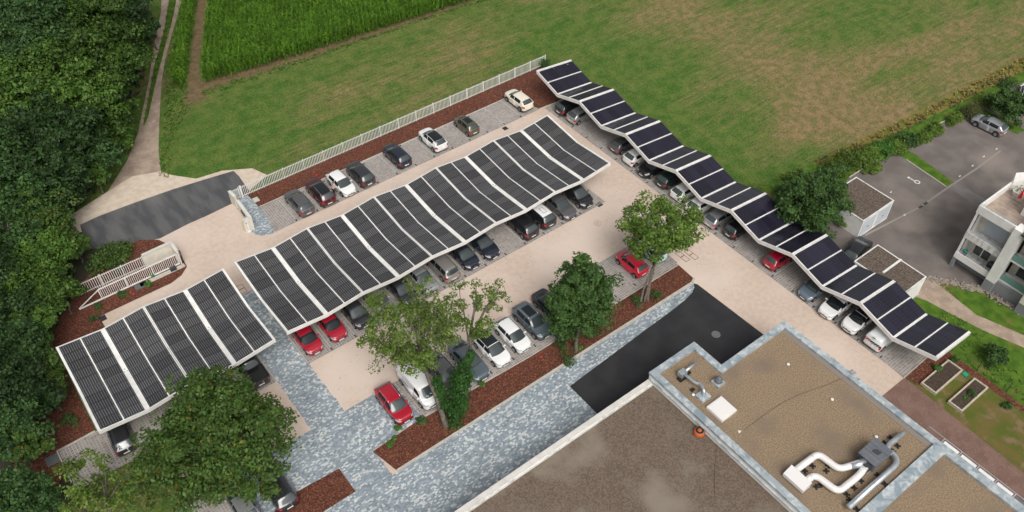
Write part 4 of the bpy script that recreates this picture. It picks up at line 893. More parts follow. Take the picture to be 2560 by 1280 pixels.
# ------------------------------------------------------------------ the person beside the white car
def person(x, y, rz):
    root = tag(empty('person', (x, y, 0.024), rz), 'person in pale shirt and dark trousers leaning to the white car door', 'person')
    def skin(name, V, E_, R_, mat, lv=2):
        me = bpy.data.meshes.new(name); me.from_pydata(V, E_, []); o = link(name, me, mat, root)
        sk = o.modifiers.new('skin', 'SKIN'); sk.use_smooth_shade = True
        for i, r in enumerate(R_): me.skin_vertices[0].data[i].radius = (r, r) if not isinstance(r, tuple) else r
        me.skin_vertices[0].data[0].use_root = True
        sb = o.modifiers.new('sub', 'SUBSURF'); sb.levels = lv; sb.render_levels = lv; return o
    # body: legs, trunk, arms, head in one surface
    V = [(0, 0, 0.95), (0, 0.02, 1.15), (0.04, 0.03, 1.38), (0.06, 0.03, 1.50), (0.08, 0.02, 1.56), (0.10, 0.01, 1.68), (0.10, 0.0, 1.74),
         (0, 0.10, 0.90), (0.04, 0.12, 0.50), (0.0, 0.13, 0.10), (0.13, 0.14, 0.05), (0, -0.10, 0.90), (-0.03, -0.12, 0.50), (-0.06, -0.13, 0.10), (0.07, -0.14, 0.05),
         (0.05, 0.20, 1.42), (0.14, 0.26, 1.18), (0.36, 0.22, 1.10), (0.46, 0.20, 1.08), (0.04, -0.18, 1.42), (0.10, -0.26, 1.16), (0.30, -0.24, 1.04), (0.39, -0.22, 1.02)]
    E2 = [(0, 1), (1, 2), (2, 3), (3, 4), (4, 5), (5, 6), (0, 7), (7, 8), (8, 9), (9, 10), (0, 11), (11, 12), (12, 13), (13, 14), (2, 15), (15, 16), (16, 17), (17, 18), (2, 19), (19, 20), (20, 21), (21, 22)]
    R_ = [(0.15, 0.11), (0.14, 0.10), (0.16, 0.11), 0.06, 0.055, 0.095, 0.07, 0.09, 0.06, 0.045, 0.045, 0.09, 0.06, 0.045, 0.045, 0.06, 0.045, 0.035, 0.035, 0.06, 0.045, 0.035, 0.035]
    skin('body', V, E2, R_, skin_mat)
    shirt = M('pale_shirt', (0.62, 0.52, 0.50), 0.8); trs = M('dark_trousers', (0.03, 0.035, 0.05), 0.8); hair = M('brown_hair', (0.06, 0.035, 0.022), 0.8)
    skin('shirt', [V[0], V[1], V[2], (0.055, 0.03, 1.46), V[15], V[16], (0.24, 0.24, 1.14), V[19], V[20], (0.19, -0.25, 1.10)], [(0, 1), (1, 2), (2, 3), (2, 4), (4, 5), (5, 6), (2, 7), (7, 8), (8, 9)], [(0.175, 0.13), (0.165, 0.12), (0.18, 0.13), 0.08, 0.078, 0.06, 0.05, 0.078, 0.06, 0.05], shirt)
    skin('trousers', [(0, 0, 0.98), V[7], V[8], (0.0, 0.13, 0.13), V[11], V[12], (-0.06, -0.13, 0.13)], [(0, 1), (1, 2), (2, 3), (0, 4), (4, 5), (5, 6)], [(0.17, 0.12), 0.11, 0.08, 0.065, 0.11, 0.08, 0.065], trs)
    skin('hair', [(0.075, 0.01, 1.68), (0.07, 0.01, 1.75), (0.10, 0.01, 1.79)], [(0, 1), (1, 2)], [0.095, 0.095, 0.06], hair)
    for sg in (1, -1):
        b0 = V[18] if sg > 0 else V[22]
        h = MB()
        for k, (dy, ln) in enumerate(((-0.03, 0.07), (-0.01, 0.085), (0.01, 0.08), (0.03, 0.065))):
            h.tube([(b0[0], b0[1]+dy, b0[2]), (b0[0]+ln*0.6, b0[1]+dy*1.2, b0[2]-0.005), (b0[0]+ln, b0[1]+dy*1.2, b0[2]-0.03)], [0.011, 0.010, 0.008], 6)
        h.tube([(b0[0]-0.02, b0[1]-sg*0.03, b0[2]), (b0[0]+0.02, b0[1]-sg*0.065, b0[2]), (b0[0]+0.05, b0[1]-sg*0.07, b0[2]-0.01)], [0.013, 0.012, 0.009], 6)
        h.build('hand', skin_mat, root, True)
        MB().tube([(V[10 if sg > 0 else 14][0]-0.2, V[10 if sg > 0 else 14][1], 0.045), (V[10 if sg > 0 else 14][0], V[10 if sg > 0 else 14][1], 0.05), (V[10 if sg > 0 else 14][0]+0.07, V[10 if sg > 0 else 14][1], 0.035)], [0.045, 0.05, 0.03], 8).build('shoe', black_plastic, root, True)
    for dy in (-0.035, 0.035): MB().lathe([(0.004, -0.012), (0.014, 0.0), (0.004, 0.012)], c=(0.192, 0.01+dy, 1.69), n=8).build('eye', black_plastic, root)
    MB().add([(0.185, 0.0, 1.66), (0.185, 0.02, 1.66), (0.215, 0.01, 1.665), (0.188, 0.01, 1.70)], [(0, 1, 2), (1, 3, 2), (3, 0, 2)]).build('nose', skin_mat, root)
    MB().bar((0.188, -0.015, 1.635), (0.188, 0.035, 1.635), 0.012, 0.012).build('mouth', red_plastic, root)
gp = G(836, 489); person(gp[0]+0.05, gp[1], math.radians(15))

# ------------------------------------------------------------------ fences, gate and entrance walls
def picket_fence(name, label, a, b, h, posts=2.5, spacing=0.19, group='white picket fences'):
    L_ = math.dist(a, b); rz = math.atan2(b[1]-a[1], b[0]-a[0])
    root = tag(empty(name, (a[0], a[1], 0), rz), label, 'fence', group)
    pm = MB().box(-0.028, 0.028, -0.045, -0.012, 0.10, h).mesh('picket'); pm.materials.append(white_paint)
    n = int(L_/spacing)
    for i in range(n+1):
        o = link('picket', pm, None, root); o.location = (min(i*spacing, L_), 0, 0)
    pp = MB().box(-0.04, 0.04, 0.0, 0.09, 0.0, h-0.02).mesh('post'); pp.materials.append(white_paint); k = max(1, round(L_/posts))
    for i in range(k+1): o = link('post', pp, None, root); o.location = (i*L_/k, 0.012, 0)
    for z in (0.22, h-0.16): MB().box(0, L_, -0.012, 0.03, z-0.03, z+0.03).build('rail', white_paint, root)
    return root
picket_fence('picket_fence', 'long white picket fence between the car park and the field', (2.75, 24.42), (44.9, 24.42), 1.55)
picket_fence('picket_fence', 'short white picket fence behind the sliding gate', (-15.9, 20.72), (-9.55, 20.62), 1.55, spacing=0.2)
wg = picket_fence('side_gate', 'small white picket gate between the entrance walls', (1.55, 24.40), (2.45, 24.42), 1.5, posts=0.9, spacing=0.13, group='white gates'); wg['category'] = 'gate'
MB().box(1.0, 1.2, -0.1, 0.1, 0, 1.6).build('gate_post', white_paint, wg)
def entrance_wall(label, pts, h, th=0.26, nm='entrance_wall'):
    o = pts[0]; r = tag(empty(nm, (o[0], o[1], 0)), label, 'wall', 'cream entrance walls')
    for i, (a, b) in enumerate(zip(pts[:-1], pts[1:])):
        d = Vector((b[0]-a[0], b[1]-a[1], 0)).normalized()*th/2; a2 = (a[0]-o[0], a[1]-o[1]); b2 = (b[0]-o[0]+(d.x if i < len(pts)-2 else 0), b[1]-o[1]+(d.y if i < len(pts)-2 else 0))
        if i: a2 = (a2[0]+d.x, a2[1]+d.y)
        MB().bar((*a2, h/2), (*b2, h/2), th, h).build('wall', cream_wall, r)
        MB().bar((*a2, h+0.035), (*b2, h+0.035), th+0.08, 0.07).build('coping', cap_m, r)
    return r
entrance_wall('upper cream wall piece beside the small picket gate', [(1.42, 24.35), (1.52, 23.1)], 1.6)
ew = entrance_wall('lower cream wall piece turning towards the lane by the blue paving', [(1.48, 22.5), (1.36, 19.2), (0.55, 19.25)], 1.6)
for k, (y, z) in enumerate(((-1.2, 0.95), (-1.55, 0.85), (-1.9, 0.95))): MB().box(-0.24, -0.17, y-0.13, y+0.13, z-0.18, z+0.2).build('letter', black_plastic, ew)
entrance_wall('cream wall with pale coping beside the sliding gate', [(-9.5, 20.6), (-6.55, 20.65), (-6.55, 19.2)], 1.62)
g0 = G(624, 578); r = tag(empty('barrier_post', (g0[0], g0[1], 0)), 'white access post in front of the cream entrance wall', 'post')
MB().box(-0.16, 0.16, -0.16, 0.16, 0, 0.06).build('base', white_paint, r); MB().box(-0.07, 0.07, -0.07, 0.07, 0.06, 1.5).build('post', white_paint, r); MB().box(-0.16, 0.1, -0.09, 0.09, 1.4, 1.55).build('head', white_paint, r)
MB().box(-0.12, -0.07, -0.05, 0.05, 1.1, 1.25).build('reader', black_plastic, r)
# sliding gate, open, standing beside its fence
r = tag(empty('sliding_gate', (-6.75, 18.9, 0)), 'white sliding gate with diagonal brace standing open in the mulch', 'gate', 'white gates')
MB().box(-7.75, 0.05, -0.04, 0.04, 1.40, 1.50).build('top_rail', white_paint, r); MB().box(-9.95, 0.05, -0.05, 0.05, 0.12, 0.24).build('bottom_rail', white_paint, r)
MB().bar((-7.72, 0, 1.42), (-9.95, 0, 0.24), 0.07, 0.08).build('brace', white_paint, r)
pm = MB().box(-0.025, 0.025, -0.02, 0.02, 0.24, 1.66).mesh('picket'); pm.materials.append(white_paint)
for i in range(43): o = link('picket', pm, None, r); o.location = (-7.6+i*0.178, 0, 0)
for x in (-7.75, -5.2, -2.6, 0.0): MB().box(x-0.045, x+0.045, -0.045, 0.045, 0.24, 1.42).build('stile', white_paint, r)
MB().box(-1.1, -0.5, -0.55, -0.2, 0.06, 0.45).build('motor', dark_metal, r)
MB().box(-4.2, 0.35, -0.62, -0.12, 0.0, 0.07).build('foundation', kerb_m, r)
for x in (0.18, 0.42): MB().box(x-0.05, x+0.05, -0.06, 0.06, 0, 1.75).build('guide_post', white_paint if x < 0.3 else black_plastic, r)
# posts of the wire fences at the right
def wire_fence(label, pts, h=1.3, grp='dark wire fences'):
    r = tag(empty('wire_fence', (pts[0][0], pts[0][1], 0)), label, 'fence', grp); o = pts[0]
    for p in pts: MB().tube([(p[0]-o[0], p[1]-o[1], 0), (p[0]-o[0], p[1]-o[1], h)], 0.035, 6).build('post', dark_metal, r)
    for z in (0.25, 0.7, h-0.06):
        for a, b in zip(pts[:-1], pts[1:]): MB().tube([(a[0]-o[0], a[1]-o[1], z), (b[0]-o[0], b[1]-o[1], z)], 0.007, 4).build('wire', dark_metal, r)
wire_fence('low dark wire fence along the garden beds', [(44.75, -34.2-2.9*k) for k in range(5)])
wire_fence('dark wire fence between the field and the hedge', [(60+4.6*k, -12.1-0.105*(4.6*k)*0.75) for k in range(10)], 1.5)

# ------------------------------------------------------------------ the flat roofed building
bld = tag(empty('flat_roof_building', (25, -30, 0)), 'flat roofed building with gravel roofs and zinc edging in the foreground', 'building')
B0 = Vector((25, -30, 0))
def bx(name, mat, x0, x1, y0, y1, z0, z1, par=bld): return MB().box(x0-25, x1-25, y0+30, y1+30, z0, z1).build(name, mat, par)
HI = [(18.95, -21.55), (23.75, -21.55), (23.75, -24.75), (31.75, -24.75), (31.75, -40.3), (18.95, -40.3)]
MB().prism([(x-25, y+30) for x, y in HI], 0, 3.98).build('wall', white_wall, bld)
MB().sheet([(x-25, y+30) for x, y in HI], 3.995).build('gravel_roof', gravel_hi, bld)
bx('wall', white_wall, 18.95, 31.75, -62, -40.3, 0, 3.88); MB().sheet([(18.95-25, -62+30), (31.75-25, -62+30), (31.75-25, -40.7+30), (18.95-25, -40.7+30)], 3.90).build('gravel_roof', gravel_hi, bld)
bx('wall', white_wall, -30, 18.93, -62, -21.75, 0, 3.05); MB().sheet([(-55, -32), (18.93-25, -32), (18.93-25, -21.75+30), (-55, -21.75+30)], 3.07).build('gravel_roof', gravel_lo, bld)
def coping(a, b, wdt, z, h, mat, seg, nm='coping_sheet', tilt=0.0):
    L_ = math.dist(a, b); n = max(1, round(L_/seg)); d = Vector((b[0]-a[0], b[1]-a[1], 0)).normalized(); nn = Vector((-d.y, d.x, 0))
    for i in range(n):
        p = Vector((a[0], a[1], 0)).lerp(Vector((b[0], b[1], 0)), i/n)-B0; q = Vector((a[0], a[1], 0)).lerp(Vector((b[0], b[1], 0)), (i+1)/n)-B0
        p += d*0.006; q -= d*0.006
        P = [p+nn*wdt/2, q+nn*wdt/2, q-nn*wdt/2, p-nn*wdt/2]; dz = (0.004*((i*7) % 3), 0.004*((i*5+1) % 3))
        MB().add([(v.x, v.y, z-h) for v in P]+[(v.x, v.y, z+(tilt if k < 2 else -tilt)+dz[0]) for k, v in enumerate(P)], [(3, 2, 1, 0), (4, 5, 6, 7), (0, 1, 5, 4), (1, 2, 6, 5), (2, 3, 7, 6), (3, 0, 4, 7)]).build(nm, mat, bld)
cw = 0.62; zt = 4.2; o_ = 0.0
coping((18.65+cw, -21.3-cw/2), (24.05, -21.3-cw/2), cw, zt, 0.24, zinc, 1.6, tilt=-0.02)
coping((24.05-cw/2, -21.3-cw), (24.05-cw/2, -24.45-cw), cw, zt, 0.24, zinc, 1.6, tilt=0.0)
coping((24.05, -24.45-cw/2), (32.08-cw, -24.45-cw/2), cw, zt, 0.24, zinc, 2.0, tilt=0.0)
coping((32.08-cw/2, -24.45), (32.08-cw/2, -40.0), cw, zt, 0.24, zinc, 2.0, tilt=0.0)
coping((18.65+cw/2, -40.9), (18.65+cw/2, -21.3), cw, zt, 0.24, zinc, 2.0, tilt=0.0)
coping((19.27, -40.35), (32.08-cw, -40.35), 1.0, zt, 0.24, zinc, 2.0, tilt=0.03)
coping((32.08-cw/2, -40.0), (32.08-cw/2, -62), cw+0.15, zt-0.03, 0.24, zinc, 2.2, tilt=0.0)
bx('upstand', white_wall, 18.67, 18.94, -62, -21.4, 3.02, 3.97); bx('drip_flashing', zinc, 18.55, 18.68, -60, -21.45, 3.60, 3.66)
bx('roof_edge_strip', M('bitumen_strip', (0.22, 0.19, 0.165), 0.9), 31.0, 31.45, -40.0, -25.1, 3.99, 4.02)
coping((-30, -21.62), (18.63, -21.62), 0.42, 3.4, 0.34, cap_m, 2.6, 'coping_stone')
bx('upstand', stain_wall, -30, 18.6, -21.98, -21.84, 3.0, 3.3)
# rack with white panels on the far edge
rk = tag(empty('sign_rack', (32.35, -42.5, 4.0)), 'galvanised rack with four white panels along the roof edge', 'rack')
MB().tube([(0.25, 3.8, 0.2), (0.25, -12, 0.2)], 0.035, 6).build('long_rail', galv, rk)
MB().tube([(-0.2, 2.4, 0.0), (-0.2, -12, 0.0)], 0.03, 6).build('inner_rail', galv, rk)
for i in range(8):
    y = 2.4-i*1.5; MB().bar((-0.25, y, 0.02), (0.25, y, 0.2), 0.06, 0.05).build('cross_bar', galv, rk)
    if i < 4: MB().box(-0.12, 0.17, y-1.38, y-0.12, 0.05, 0.08).build('white_panel', white_paint, rk)
    elif i < 7: MB().box(-0.12, 0.17, y-1.38, y-0.12, 0.03, 0.05).build('mesh_panel', grey_metal, rk)
# roof plant
def feet(root, pts, z=0.0):
    m1 = MB(); m1.bar((-0.17, -0.17, 0.03), (0.17, 0.17, 0.03), 0.14, 0.06); m1.bar((-0.17, 0.17, 0.033), (0.17, -0.17, 0.033), 0.14, 0.06); m1.tube([(0, 0, 0.03), (0, 0, 0.30)], 0.03, 6)
    me = m1.mesh('support_foot'); me.materials.append(black_rubber)
    for (x, y) in pts: o = link('support_foot', me, None, root); o.location = (x-root.location.x, y-root.location.y, 4.0-root.location.z)
def ring(mb, c, d, r): 
    d = Vector(d).normalized()*0.02; mb.tube([Vector(c)-d, Vector(c)+d], r, 14)
def duct(root, name, path, rad, mat, joints=()):
    P = [Vector(p)-root.location for p in path]; mb = MB(); mb.tube(P, rad, 16); mb.build(name, mat, root, True)
    for (i, t) in joints:
        c = P[i].lerp(P[i+1], t); m2 = MB(); ring(m2, c, P[i+1]-P[i], rad+0.012); m2.build('joint_band', galv, root)
def rounded(path, rr=0.35, n=5):
    out = [Vector(path[0])]
    for a, b, c in zip(path[:-2], path[1:-1], path[2:]):
        a, b, c = Vector(a), Vector(b), Vector(c); d1 = (a-b).normalized()*min(rr, (a-b).length*0.45); d2 = (c-b).normalized()*min(rr, (c-b).length*0.45)
        for i in range(n+1):
            t = i/n; out.append((b+d1)*(1-t)**2+b*2*t*(1-t)+(b+d2)*t*t)
    out.append(Vector(path[-1])); return out
ahu = tag(empty('ventilation_unit', (26.5, -37.7, 4.0)), 'grey roof ventilation unit joined to the white and silver ducts', 'ventilation unit')
MB().box(-1.0, 1.0, -0.75, 0.72, 0.3, 1.15).build('casing', grey_metal, ahu)
MB().box(-1.1, 1.1, -0.82, 0.78, 1.15, 1.21).build('lid', grey_metal, ahu)
for x in (-0.35, 0.42): MB().box(x-0.012, x+0.012, -0.81, 0.77, 1.21, 1.225).build('lid_seam', dark_metal, ahu)
MB().prism([(-0.15, -0.3), (0.35, -0.35), (0.3, 0.1), (0.0, 0.25), (-0.2, 0.2)], 1.208, 1.214).build('puddle', M('wet_metal', (0.07, 0.08, 0.09), 0.2, 0.3), ahu)
for sg in (-1, 1): MB().bar((-1.35, 0.55*sg, 0.1), (1.1, 0.55*sg, 0.1), 0.08, 0.12).build('skid', galv, ahu)
MB().prism([(-1.0, -0.6), (-1.45, -0.3), (-1.45, 0.3), (-1.0, 0.6)], 0.35, 0.95).build('intake_hood', dark_metal, ahu)
wd = tag(empty('roof_duct', (20.5, -35.4, 4.0)), 'pair of white bent ducts with a white end box on the gravel roof', 'duct', 'roof ducts')
duct(wd, 'duct', rounded([(20.9, -34.85, 4.5), (23.4, -34.95, 4.5), (23.55, -36.8, 4.5), (25.3, -37.55, 4.75)], 0.5), 0.27, white_duct, ((0, 0.9),))
duct(wd, 'duct', rounded([(20.8, -35.9, 4.5), (21.75, -36.0, 4.5), (21.95, -37.95, 4.5), (24.2, -38.05, 4.5), (25.3, -37.9, 4.6)], 0.5), 0.27, white_duct, ((0, 0.9),))
MB().add([(-0.55, -0.95, 0.15), (0.3, -0.95, 0.15), (0.3, 0.95, 0.15), (-0.55, 0.95, 0.15), (-0.55, -0.95, 0.5), (0.3, -0.95, 0.85), (0.3, 0.95, 0.85), (-0.55, 0.95, 0.5)], [(3, 2, 1, 0), (4, 5, 6, 7), (0, 1, 5, 4), (1, 2, 6, 5), (2, 3, 7, 6), (3, 0, 4, 7)]).build('end_box', white_duct, wd)
MB().tube([Vector((24.4, -37.2, 4.62))-wd.location, Vector((25.0, -37.5, 4.72))-wd.location, Vector((25.5, -37.6, 4.8))-wd.location], 0.285, 16).build('foil_sleeve', galv, wd, True)
feet(wd, [(21.7, -35.2), (22.5, -35.3), (23.0, -36.2), (23.5, -36.0), (21.3, -36.6), (21.7, -36.7), (22.6, -38.4), (23.5, -38.4), (24.4, -38.35)])
g1 = tag(empty('roof_duct', (29.0, -37.85, 4.0)), 'short silver exhaust duct pointing away from the grey unit', 'duct', 'roof ducts')
duct(g1, 'duct', rounded([(27.4, -37.75, 4.55), (28.0, -37.95, 4.55), (28.4, -37.8, 4.5), (30.2, -37.85, 4.5)], 0.25), 0.21, galv, ((0, 0.5), (len(rounded([(0, 0, 0), (1, 0, 0), (2, 1, 0), (3, 1, 0)]))-2, 0.4), (len(rounded([(0, 0, 0), (1, 0, 0), (2, 1, 0), (3, 1, 0)]))-2, 0.85)))
feet(g1, [(28.5, -38.25), (29.2, -38.2), (28.6, -37.4), (29.4, -37.4)])
g2 = tag(empty('roof_duct', (25, -39.2, 4.0)), 'long silver duct curving back beside the zinc edge', 'duct', 'roof ducts')
duct(g2, 'duct', rounded([(27.45, -38.15, 4.55), (28.1, -38.35, 4.5), (27.6, -39.2, 4.5), (21.5, -39.2, 4.5)], 0.6, 8), 0.22, galv, ((18, 0.2), (18, 0.45), (18, 0.78), (18, 0.92)))
feet(g2, [(25.8, -38.8), (25.6, -39.6), (22.4, -38.8), (22.2, -39.6)])
sk = tag(empty('skylight', (20.77, -27.5, 4.0)), 'white square skylight on the gravel roof', 'skylight')
MB().box(-0.86, 0.86, -0.86, 0.86, 0, 0.22).build('kerb', white_paint, sk); MB().box(-0.84, 0.84, -0.84, 0.84, 0.22, 0.30).build('frame', white_paint, sk); MB().box(-0.74, 0.74, -0.74, 0.74, 0.30, 0.33).build('dome', M('opal_dome', (0.74, 0.72, 0.69), 0.3), sk)
fn = tag(empty('roof_fan', (22.5, -25.5, 4.0)), 'dark grey domed roof fan on a square zinc base', 'fan')
MB().box(-0.42, 0.42, -0.42, 0.42, 0, 0.26).build('base', zinc, fn); MB().lathe([(0.30, 0.26), (0.32, 0.34), (0.34, 0.6), (0.28, 0.68), (0.24, 0.8), (0.15, 0.9), (0.03, 0.94)], n=20).build('cowl', grey_metal, fn, False)
MB().bar((0.05, -0.33, 0.3), (0.12, -0.36, 0.5), 0.05, 0.05).build('conduit', galv, fn)
sd_ = tag(empty('roof_duct', (20.9, -24.4, 4.0)), 'small silver elbow duct with box in the roof corner', 'duct', 'roof ducts')
duct(sd_, 'duct', [(20.75, -23.2, 4.5), (22.3, -23.15, 4.5)], 0.13, galv, ((0, 0.5),)); duct(sd_, 'duct', rounded([(20.65, -23.3, 4.5), (20.75, -24.6, 4.5), (20.95, -24.9, 4.62), (20.65, -25.6, 4.65), (20.55, -25.75, 4.2)], 0.2), 0.14, galv, ((0, 0.5),))
MB().box(-0.6, 0.05, 0.95, 1.45, 0.2, 0.72).build('junction_box', galv, sd_); MB().box(-0.85, 0.1, -1.75, -0.85, 0.0, 0.22).build('base', zinc, sd_); MB().box(-0.8, -0.0, 0.8, 1.3, 0, 0.16).build('support_block', black_rubber, sd_)
MB().box(0.3, 0.6, 0.95, 1.15, 0, 0.16).build('support_block', black_rubber, sd_); MB().box(-0.75, -0.4, -0.45, -0.2, 0, 0.16).build('support_block', black_rubber, sd_)
og = tag(empty('roof_outlet', (18.3, -27.6, 3.07)), 'round orange outlet with black collar on the dark gravel roof', 'vent')
MB().lathe([(0.46, 0), (0.48, 0.1), (0.40, 0.42), (0.33, 0.44)], n=20).build('collar', orange_m, og, True); MB().lathe([(0.34, 0.40), (0.33, 0.47), (0.2, 0.47)], n=20).build('black_rim', black_rubber, og); MB().lathe([(0.19, 0.4), (0.18, 0.5), (0.08, 0.52)], n=14).build('cap', orange_m, og, True)
for (px, py, z, lb) in ((1970, 912, 4.05, 'small white vent cap near the top corner of the gravel roof'), (2080, 1000, 4.05, 'small white vent cap in the middle of the gravel roof'), (2190, 1093, 4.05, 'small white vent cap beside the grey ventilation unit'), (1733, 988, 4.05, 'round white vent cap beside the square skylight')):
    g0 = G(px, py, z); r = tag(empty('vent_cap', (g0[0], g0[1], 4.0)), lb, 'vent', 'small roof vent caps')
    MB().lathe([(0.06, 0), (0.06, 0.12)], n=10).build('pipe', galv, r); MB().lathe([(0.13, 0.10), (0.13, 0.16), (0.05, 0.2)], n=12).build('cap', white_paint, r)
g0 = G(1848, 1080, 4.0); tag(MB().prism([(g0[0]-0.15, g0[1]-0.1), (g0[0]+0.2, g0[1]-0.05), (g0[0]+0.1, g0[1]+0.06), (g0[0]+0.02, g0[1]+0.18), (g0[0]-0.05, g0[1]+0.05)], 4.0, 4.05).build('bracket', white_paint), 'white T shaped bracket lying on the gravel roof', 'bracket')
cb = [G(x, y, 4.02) for x, y in ((2110, 945), (2060, 965), (2000, 985), (1950, 1010), (1900, 1045), (1860, 1075))]
tag(MB().tube(cb, 0.009, 5).build('roof_cable', black_rubber), 'thin dark cable running across the gravel roof', 'cable')
cb = [G(x, y, 3.09) for x, y in ((1800, 1100), (1790, 1130), (1785, 1200), (1788, 1245))]
tag(MB().tube(cb, 0.009, 5).build('roof_cable', black_rubber), 'thin dark cable on the weathered lower roof', 'cable')
fl = G(2128, 935, 4.4); r = tag(empty('floodlight', (31.85, fl[1], 4.2)), 'grey floodlight mounted on the zinc roof edge', 'floodlight')
MB().tube([(0, 0, 0), (0, 0, 0.35)], 0.03, 6).build('stem', galv, r); MB().bar((0.0, -0.15, 0.4), (0.25, -0.15, 0.34), 0.2, 0.08).build('lamp', galv, r); MB().bar((0.0, 0.15, 0.4), (0.25, 0.15, 0.34), 0.2, 0.08).build('lamp', galv, r); MB().bar((0, -0.2, 0.36), (0, 0.2, 0.36), 0.04, 0.04).build('yoke', galv, r)

# ------------------------------------------------------------------ garages
def garage(label, x0, x1, y0, y1, h, doors, beam=None):
    r = tag(empty('garage', ((x0+x1)/2, (y0+y1)/2, 0)), label, 'garage', 'flat roofed garages'); cx, cy = (x0+x1)/2, (y0+y1)/2; a, b = (x1-x0)/2, (y1-y0)/2
    MB().box(-a, a, -b, b, 0, h).build('wall', white_wall, r); MB().sheet(rect(-a+0.08, a-0.08, -b+0.08, b-0.08), h+0.02).build('gravel_roof', gravel_gar, r)
    for q in ((-a-0.02, a+0.02, -b-0.02, -b+0.1), (-a-0.02, a+0.02, b-0.1, b+0.02)): MB().box(*q, h-0.12, h+0.05).build('roof_edge', stain_wall, r)
    for q in ((-a-0.02, -a+0.1, -b+0.1, b-0.1), (a-0.1, a+0.02, -b+0.1, b-0.1)): MB().box(*q, h-0.12, h+0.05).build('roof_edge', stain_wall, r)
    MB().box(-0.06, 0.06, -b+0.1, b-0.1, h+0.02, h+0.06).build('roof_joint', gravel_gar, r)
    for (d0, d1) in doors:
        o = MB().box(d0, d1, -b-0.02, -b+0.02, 0.04, 2.05).build('door', shutter_m, r); MB().box((d0+d1)/2-0.1, (d0+d1)/2+0.1, -b-0.06, -b-0.02, 0.9, 0.96).build('handle', dark_metal, o)
    MB().box(-a+0.1, a-0.1, -b-0.1, -b-0.03, 0, 0.03).build('threshold', stain_wall, r)
    if beam: MB().box(*beam, h+0.02, h+0.12).build('roof_beam', white_paint, r)
    return r
garage('white double garage with two doors beside the round tree', 50.4, 55.55, -19.95, -15.2, 2.3, ((-2.35, -0.2), (0.2, 2.35)))
garage('gravel roofed garage behind the right carport with a white strip on top', 44.95, 48.7, -28.4, -22.9, 2.3, (), beam=(-1.0, 1.9, 0.0, 0.2))

# ------------------------------------------------------------------ the apartment building at the right edge
ap = tag(empty('apartment_building', (54.45, -28.0, 0)), 'white apartment building with balconies and roof terrace at the right edge', 'building')
def ab(name, mat, x0, x1, y0, y1, z0, z1, par=ap): return MB().box(x0, x1, y0, y1, z0, z1).build(name, mat, par)      # local: x inwards, y negative along the facade
ab('base_wall', grey_wall, 0.9, 12, -3.6, -0.3, 0, 1.2); ab('pillar', grey_wall, 0.0, 0.35, -0.35, 0.0, 0, 1.25)
for z0, z1 in ((1.25, 4.0), (4.0, 7.15)):
    ab('loggia_wall', cream_wall, 1.7, 12, -3.6, -0.02, z0, z1); ab('side_wall', white_wall, 1.2, 1.7, -0.25, 0.0, z0, z1)
    ab('floor_slab', stain_wall, 0.02, 1.7, -3.6, -0.02, z0, z0+0.22)
ab('parapet', white_wall, 0.0, 0.14, -3.62, 0.0, 1.22, 1.95); ab('parapet', stain_wall, 0.0, 0.14, -3.62, 0.0, 3.95, 4.72); ab('parapet', white_wall, 0.0, 0.18, -3.7, 0.05, 7.15, 8.05)
ab('parapet', white_wall, 0.18, 5.5, -0.1, 0.07, 7.15, 8.05); ab('corner_post', white_wall, 0.02, 0.2, -0.2, -0.02, 1.95, 7.15)
for z in (2.1, 2.25, 4.85, 5.0, 8.2, 8.38): MB().tube([(0.07, 0.0, z), (0.07, -3.6, z)], 0.022, 6).build('railing', galv, ap)
for z in (1.95, 4.72, 8.05):
    for y in (-0.1, -1.2, -2.4, -3.5): MB().tube([(0.07, y, z), (0.07, y, z+0.32)], 0.018, 6).build('baluster', galv, ap)
def window(x, y0, y1, z0, z1, mat=wind_glass, n=2):
    wdw = ab('window', white_wall, x-0.06, x, y0, y1, z0, z1); k = (y1-y0)/n
    for i in range(n): MB().box(x-0.075, x-0.055, y0+i*k+0.07, y0+(i+1)*k-0.05, z0+0.07, z1-0.07).build('pane', mat, ap).parent = wdw
window(1.7, -2.6, -0.9, 1.5, 3.75); ab('roller_shutter', shutter_m, 1.62, 1.7, -3.0, -0.9, 4.25, 6.9)
ab('terrace_floor', terrace_m, 0.18, 8, -4.4, -0.1, 7.1, 7.22); 
for i in range(10):
    for j in range(7): MB().box(0.22+i*0.52, 0.22+i*0.52+0.49, -0.14-j*0.52-0.49, -0.14-j*0.52, 7.22, 7.235+0.003*((i*3+j) % 3)).build('terrace_tile', terrace_m, ap)
MB().add([(5.5, 0.05, 7.15), (9.5, -2.4, 7.15), (9.4, -2.6, 7.15), (5.4, -0.15, 7.15), (5.5, 0.05, 9.2), (9.5, -2.4, 9.2), (9.4, -2.6, 9.2), (5.4, -0.15, 8.2)], [(3, 2, 1, 0), (4, 5, 6, 7), (0, 1, 5, 4), (1, 2, 6, 5), (2, 3, 7, 6), (3, 0, 4, 7)]).build('parapet', white_wall, ap)
ab('penthouse_wall', white_wall, 2.9, 3.5, -3.4, -2.7, 7.2, 9.8); ab('penthouse_wall', white_wall, 3.5, 12, -9, -2.9, 7.2, 9.6); MB().lathe([(0.14, 0), (0.14, 0.04)], c=(2.88, -3.05, 9.0), n=12, axis='x').build('vent', dark_metal, ap)
window(3.5, -5.2, -3.6, 7.5, 9.3)
ab('pillar', white_wall, -0.25, 0.9, -4.55, -3.65, 1.3, 8.0); ab('pillar_base', grey_wall, -0.3, 0.95, -4.58, -3.63, 0, 1.3)
